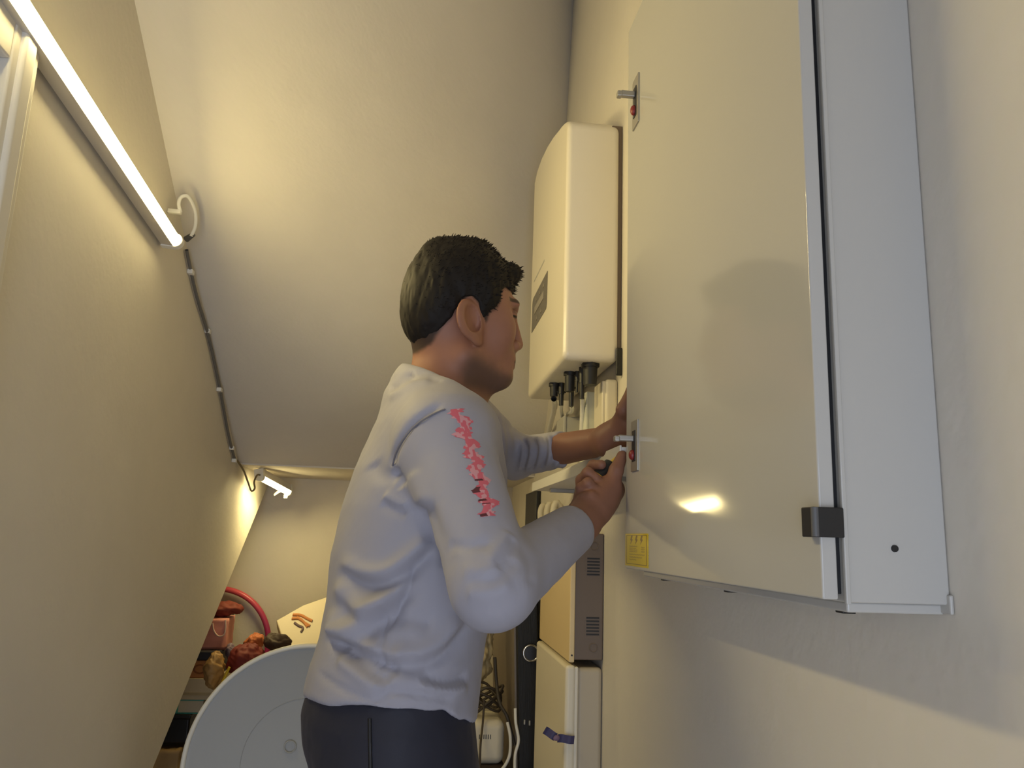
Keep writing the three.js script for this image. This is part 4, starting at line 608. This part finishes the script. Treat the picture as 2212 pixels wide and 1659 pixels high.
  const fingersN = [chain([J(1320, 1052, -1.165), J(1331, 1016, -1.166), J(1344, 985, -1.172)], [0.0135, 0.0108, 0.0085]), chain([J(1268, 1066, -1.195), J(1267, 1028, -1.207), J(1282, 1006, -1.196), J(1299, 1004, -1.178)], [0.0112, 0.0096, 0.0088, 0.0076]),
    chain([J(1260, 1074, -1.182), J(1257, 1038, -1.186), J(1270, 1022, -1.168), J(1288, 1034, -1.162)], [0.0112, 0.0096, 0.0088, 0.0076]), chain([J(1258, 1084, -1.170), J(1257, 1056, -1.162), J(1270, 1044, -1.150), J(1285, 1057, -1.150)], [0.0108, 0.0092, 0.0084, 0.0072]), chain([J(1260, 1096, -1.158), J(1263, 1078, -1.146), J(1277, 1072, -1.139), J(1288, 1082, -1.142)], [0.0102, 0.0088, 0.008, 0.007])].map((c) => join(c, 0.004));
  const handNF = (x, y, z) => { let d = handN(x, y, z), e = 1e9; for (const f of fingersN) e = smin(e, f(x, y, z), 0.0025); return smin(d, e, 0.005); };
  const handGN = isosurface(handNF, [0.13, wristN.y - 0.12, -1.24], [0.345, 1.37, -1.02], 0.0023);
  const wristF = J(1322, 950, -1.275), palmF = J(1352, 912, -1.235);
  const handF0 = join([cone(elF, wristF, 0.035, 0.0235), cone(wristF, palmF, 0.024, 0.02), cone(wristF, palmF.clone().add(V(0.012, -0.012, 0.0)), 0.022, 0.018)], 0.02);
  const fingersFar = [0, 1, 2, 3].map((k) => { const b = palmF.clone().add(V(0.006 + 0.003 * k, 0.018 - 0.015 * k, 0.004)); return join(chain([b, b.clone().add(V(0.016, 0.032 - 0.006 * k, 0.012)), b.clone().add(V(0.040, 0.038 - 0.008 * k, 0.024)), b.clone().add(V(0.052, 0.028 - 0.008 * k, 0.020))], [0.0108, 0.0098, 0.009, 0.0075]), 0.004); });
  fingersFar.push(join(chain([wristF.clone().add(V(0.010, 0.012, 0.012)), palmF.clone().add(V(-0.010, 0.016, 0.024)), palmF.clone().add(V(0.002, 0.046, 0.034)), palmF.clone().add(V(0.012, 0.062, 0.036))], [0.014, 0.012, 0.0105, 0.0085]), 0.004));
  const handFF = (x, y, z) => { let d = handF0(x, y, z), e = 1e9; for (const f of fingersFar) e = smin(e, f(x, y, z), 0.0025); return smin(d, e, 0.008); };
  const handGF = isosurface(handFF, [0.13, 1.27, -1.62], [XR - 0.002, 1.50, -1.17], 0.0028);
  const bodyIn = stack(rows.slice(1), 0.03), bodyHip = stack(hips, 0.014), legIn = [-1, 1].flatMap((s) => chain(leg(s), [0.078, 0.054, 0.042]));
  const bodyF = (x, y, z) => { let d = smin(bodyIn(x, y, z), bodyHip(x, y, z), 0.03); d = smin(d, cone(sh, el, 0.05, 0.039)(x, y, z), 0.03); d = smin(d, cone(el, wristN, 0.037, 0.023)(x, y, z), 0.01); d = smin(d, cone(shF, elF, 0.045, 0.034)(x, y, z), 0.03); d = smin(d, cone(elF, wristF, 0.033, 0.022)(x, y, z), 0.01); d = smin(d, neckC(x, y, z) + 0.003, 0.02); for (const q of legIn) d = smin(d, q(x, y, z), 0.02); return d; };
  const bodyG = isosurface(bodyF, [-0.24, 0.03, -1.66], [0.36, 1.55, -0.86], 0.009);
  const all = [paintHead(headG), paintSkin(handGN), paintSkin(handGF), paintSkin(bodyG)];
  part('body', mergeGeometries(all), std(1, 1, 1, 0.5, { vertexColors: true, specularIntensity: 0.6 }), person, 'brown skin');
  // ---- hair
  const hs = ell(V(-0.003, 0.003, 0), 0.095, 0.092, 0.080), fringe = cone(hl(1070, 570, 0).setZ(-0.022), hl(1108, 598, 0).setZ(0.012), 0.022, 0.014), fringe2 = cone(hl(1100, 600, 0).setZ(-0.036), hl(1088, 604, 0).setZ(0.036), 0.016, 0.016), crown = cone(hl(950, 545, 0), hl(1030, 548, 0), 0.022, 0.022), napeH = ell(hl(943, 690, 0), 0.05, 0.062, 0.058);
  const hairF = (x, y, z) => { const [s, u, l0] = toL(x, y, z), l = Math.abs(l0); let d = smin(hs(s, u, l), napeH(s, u, l), 0.03); d = smin(d, smin(fringe(s, u, l0), fringe2(s, u, l0), 0.01), 0.016); d = smin(d, crown(s, u, l), 0.03);
    const thin = smooth(0.03, 0.0, -polyD(s, u)) * 0.0045; return smax(d + thin + 0.0055 * (fbm(s * 70 + u * 20, u * 26, l0 * 90) - 0.5) + 0.0016 * (noise(s * 260, u * 60, l0 * 260) - 0.5), polyD(s, u) + 0.003 * (noise(s * 120, u * 120, l0 * 120) - 0.5), 0.004); };
  const hairG = isosurface(hairF, [O.x - 0.13, O.y - 0.10, ZB - 0.13], [O.x + 0.14, O.y + 0.13, ZB + 0.13], 0.0024);
  const tufts = []; { const p = hairG.attributes.position, n = hairG.attributes.normal; let made = 0; for (let tries = 0; tries < 16000 && made < 2600; tries++) { const i = Math.floor(rnd() * p.count), v = V(p.getX(i), p.getY(i), p.getZ(i)), w = V(n.getX(i), n.getY(i), n.getZ(i)); if (v.y < O.y - 0.045 || toL(v.x, v.y, v.z)[0] > 0.05 && w.y < -0.6) continue; made++;
    const dir = w.clone().multiplyScalar(0.55).addScaledVector(Fh, 0.75).add(V(0.3 * (rnd() - 0.5), 0.15 + 0.3 * (rnd() - 0.5), 0.3 * (rnd() - 0.5))).normalize(); tufts.push(rod(v.clone().addScaledVector(w, -0.003), v.clone().addScaledVector(dir, 0.003 + 0.0055 * rnd() * rnd()), 0.0015, 0.0002, 4).toNonIndexed()); } }
  const hg = hairG.toNonIndexed(); for (const t of tufts) t.deleteAttribute('uv');
  part('hair', mergeGeometries([hg, ...tufts]), std(0.013, 0.0105, 0.009, 0.6, { specularIntensity: 0.35 }), person, 'short black hair');

  // ---- screwdriver in the near hand
  const a = J(1276, 1056, -1.184), b = J(1318, 1010, -1.192), dir = b.clone().sub(a).normalize();
  const sd = thing('screwdriver', 'yellow and black screwdriver held in the raised hand', 'screwdriver', a.toArray());
  part('handle', rod(a.clone().addScaledVector(dir, -0.012), a.clone().addScaledVector(dir, 0.022), 0.0135, 0.0145, 20), std(0.72, 0.42, 0.04, 0.4), sd, 'yellow handle');
  part('grip', rod(a.clone().addScaledVector(dir, 0.022), b.clone().addScaledVector(dir, 0.004), 0.0155, 0.0135, 20), M.black, sd, 'black grip');
  part('collar', rod(b.clone().addScaledVector(dir, 0.003), b.clone().addScaledVector(dir, 0.018), 0.008, 0.006, 16), std(0.72, 0.5, 0.08, 0.4), sd);
  part('shaft', rod(b.clone().addScaledVector(dir, 0.017), b.clone().addScaledVector(dir, 0.06), 0.003, 0.003, 10), M.chrome, sd);
}

renderer.render(scene, camera);
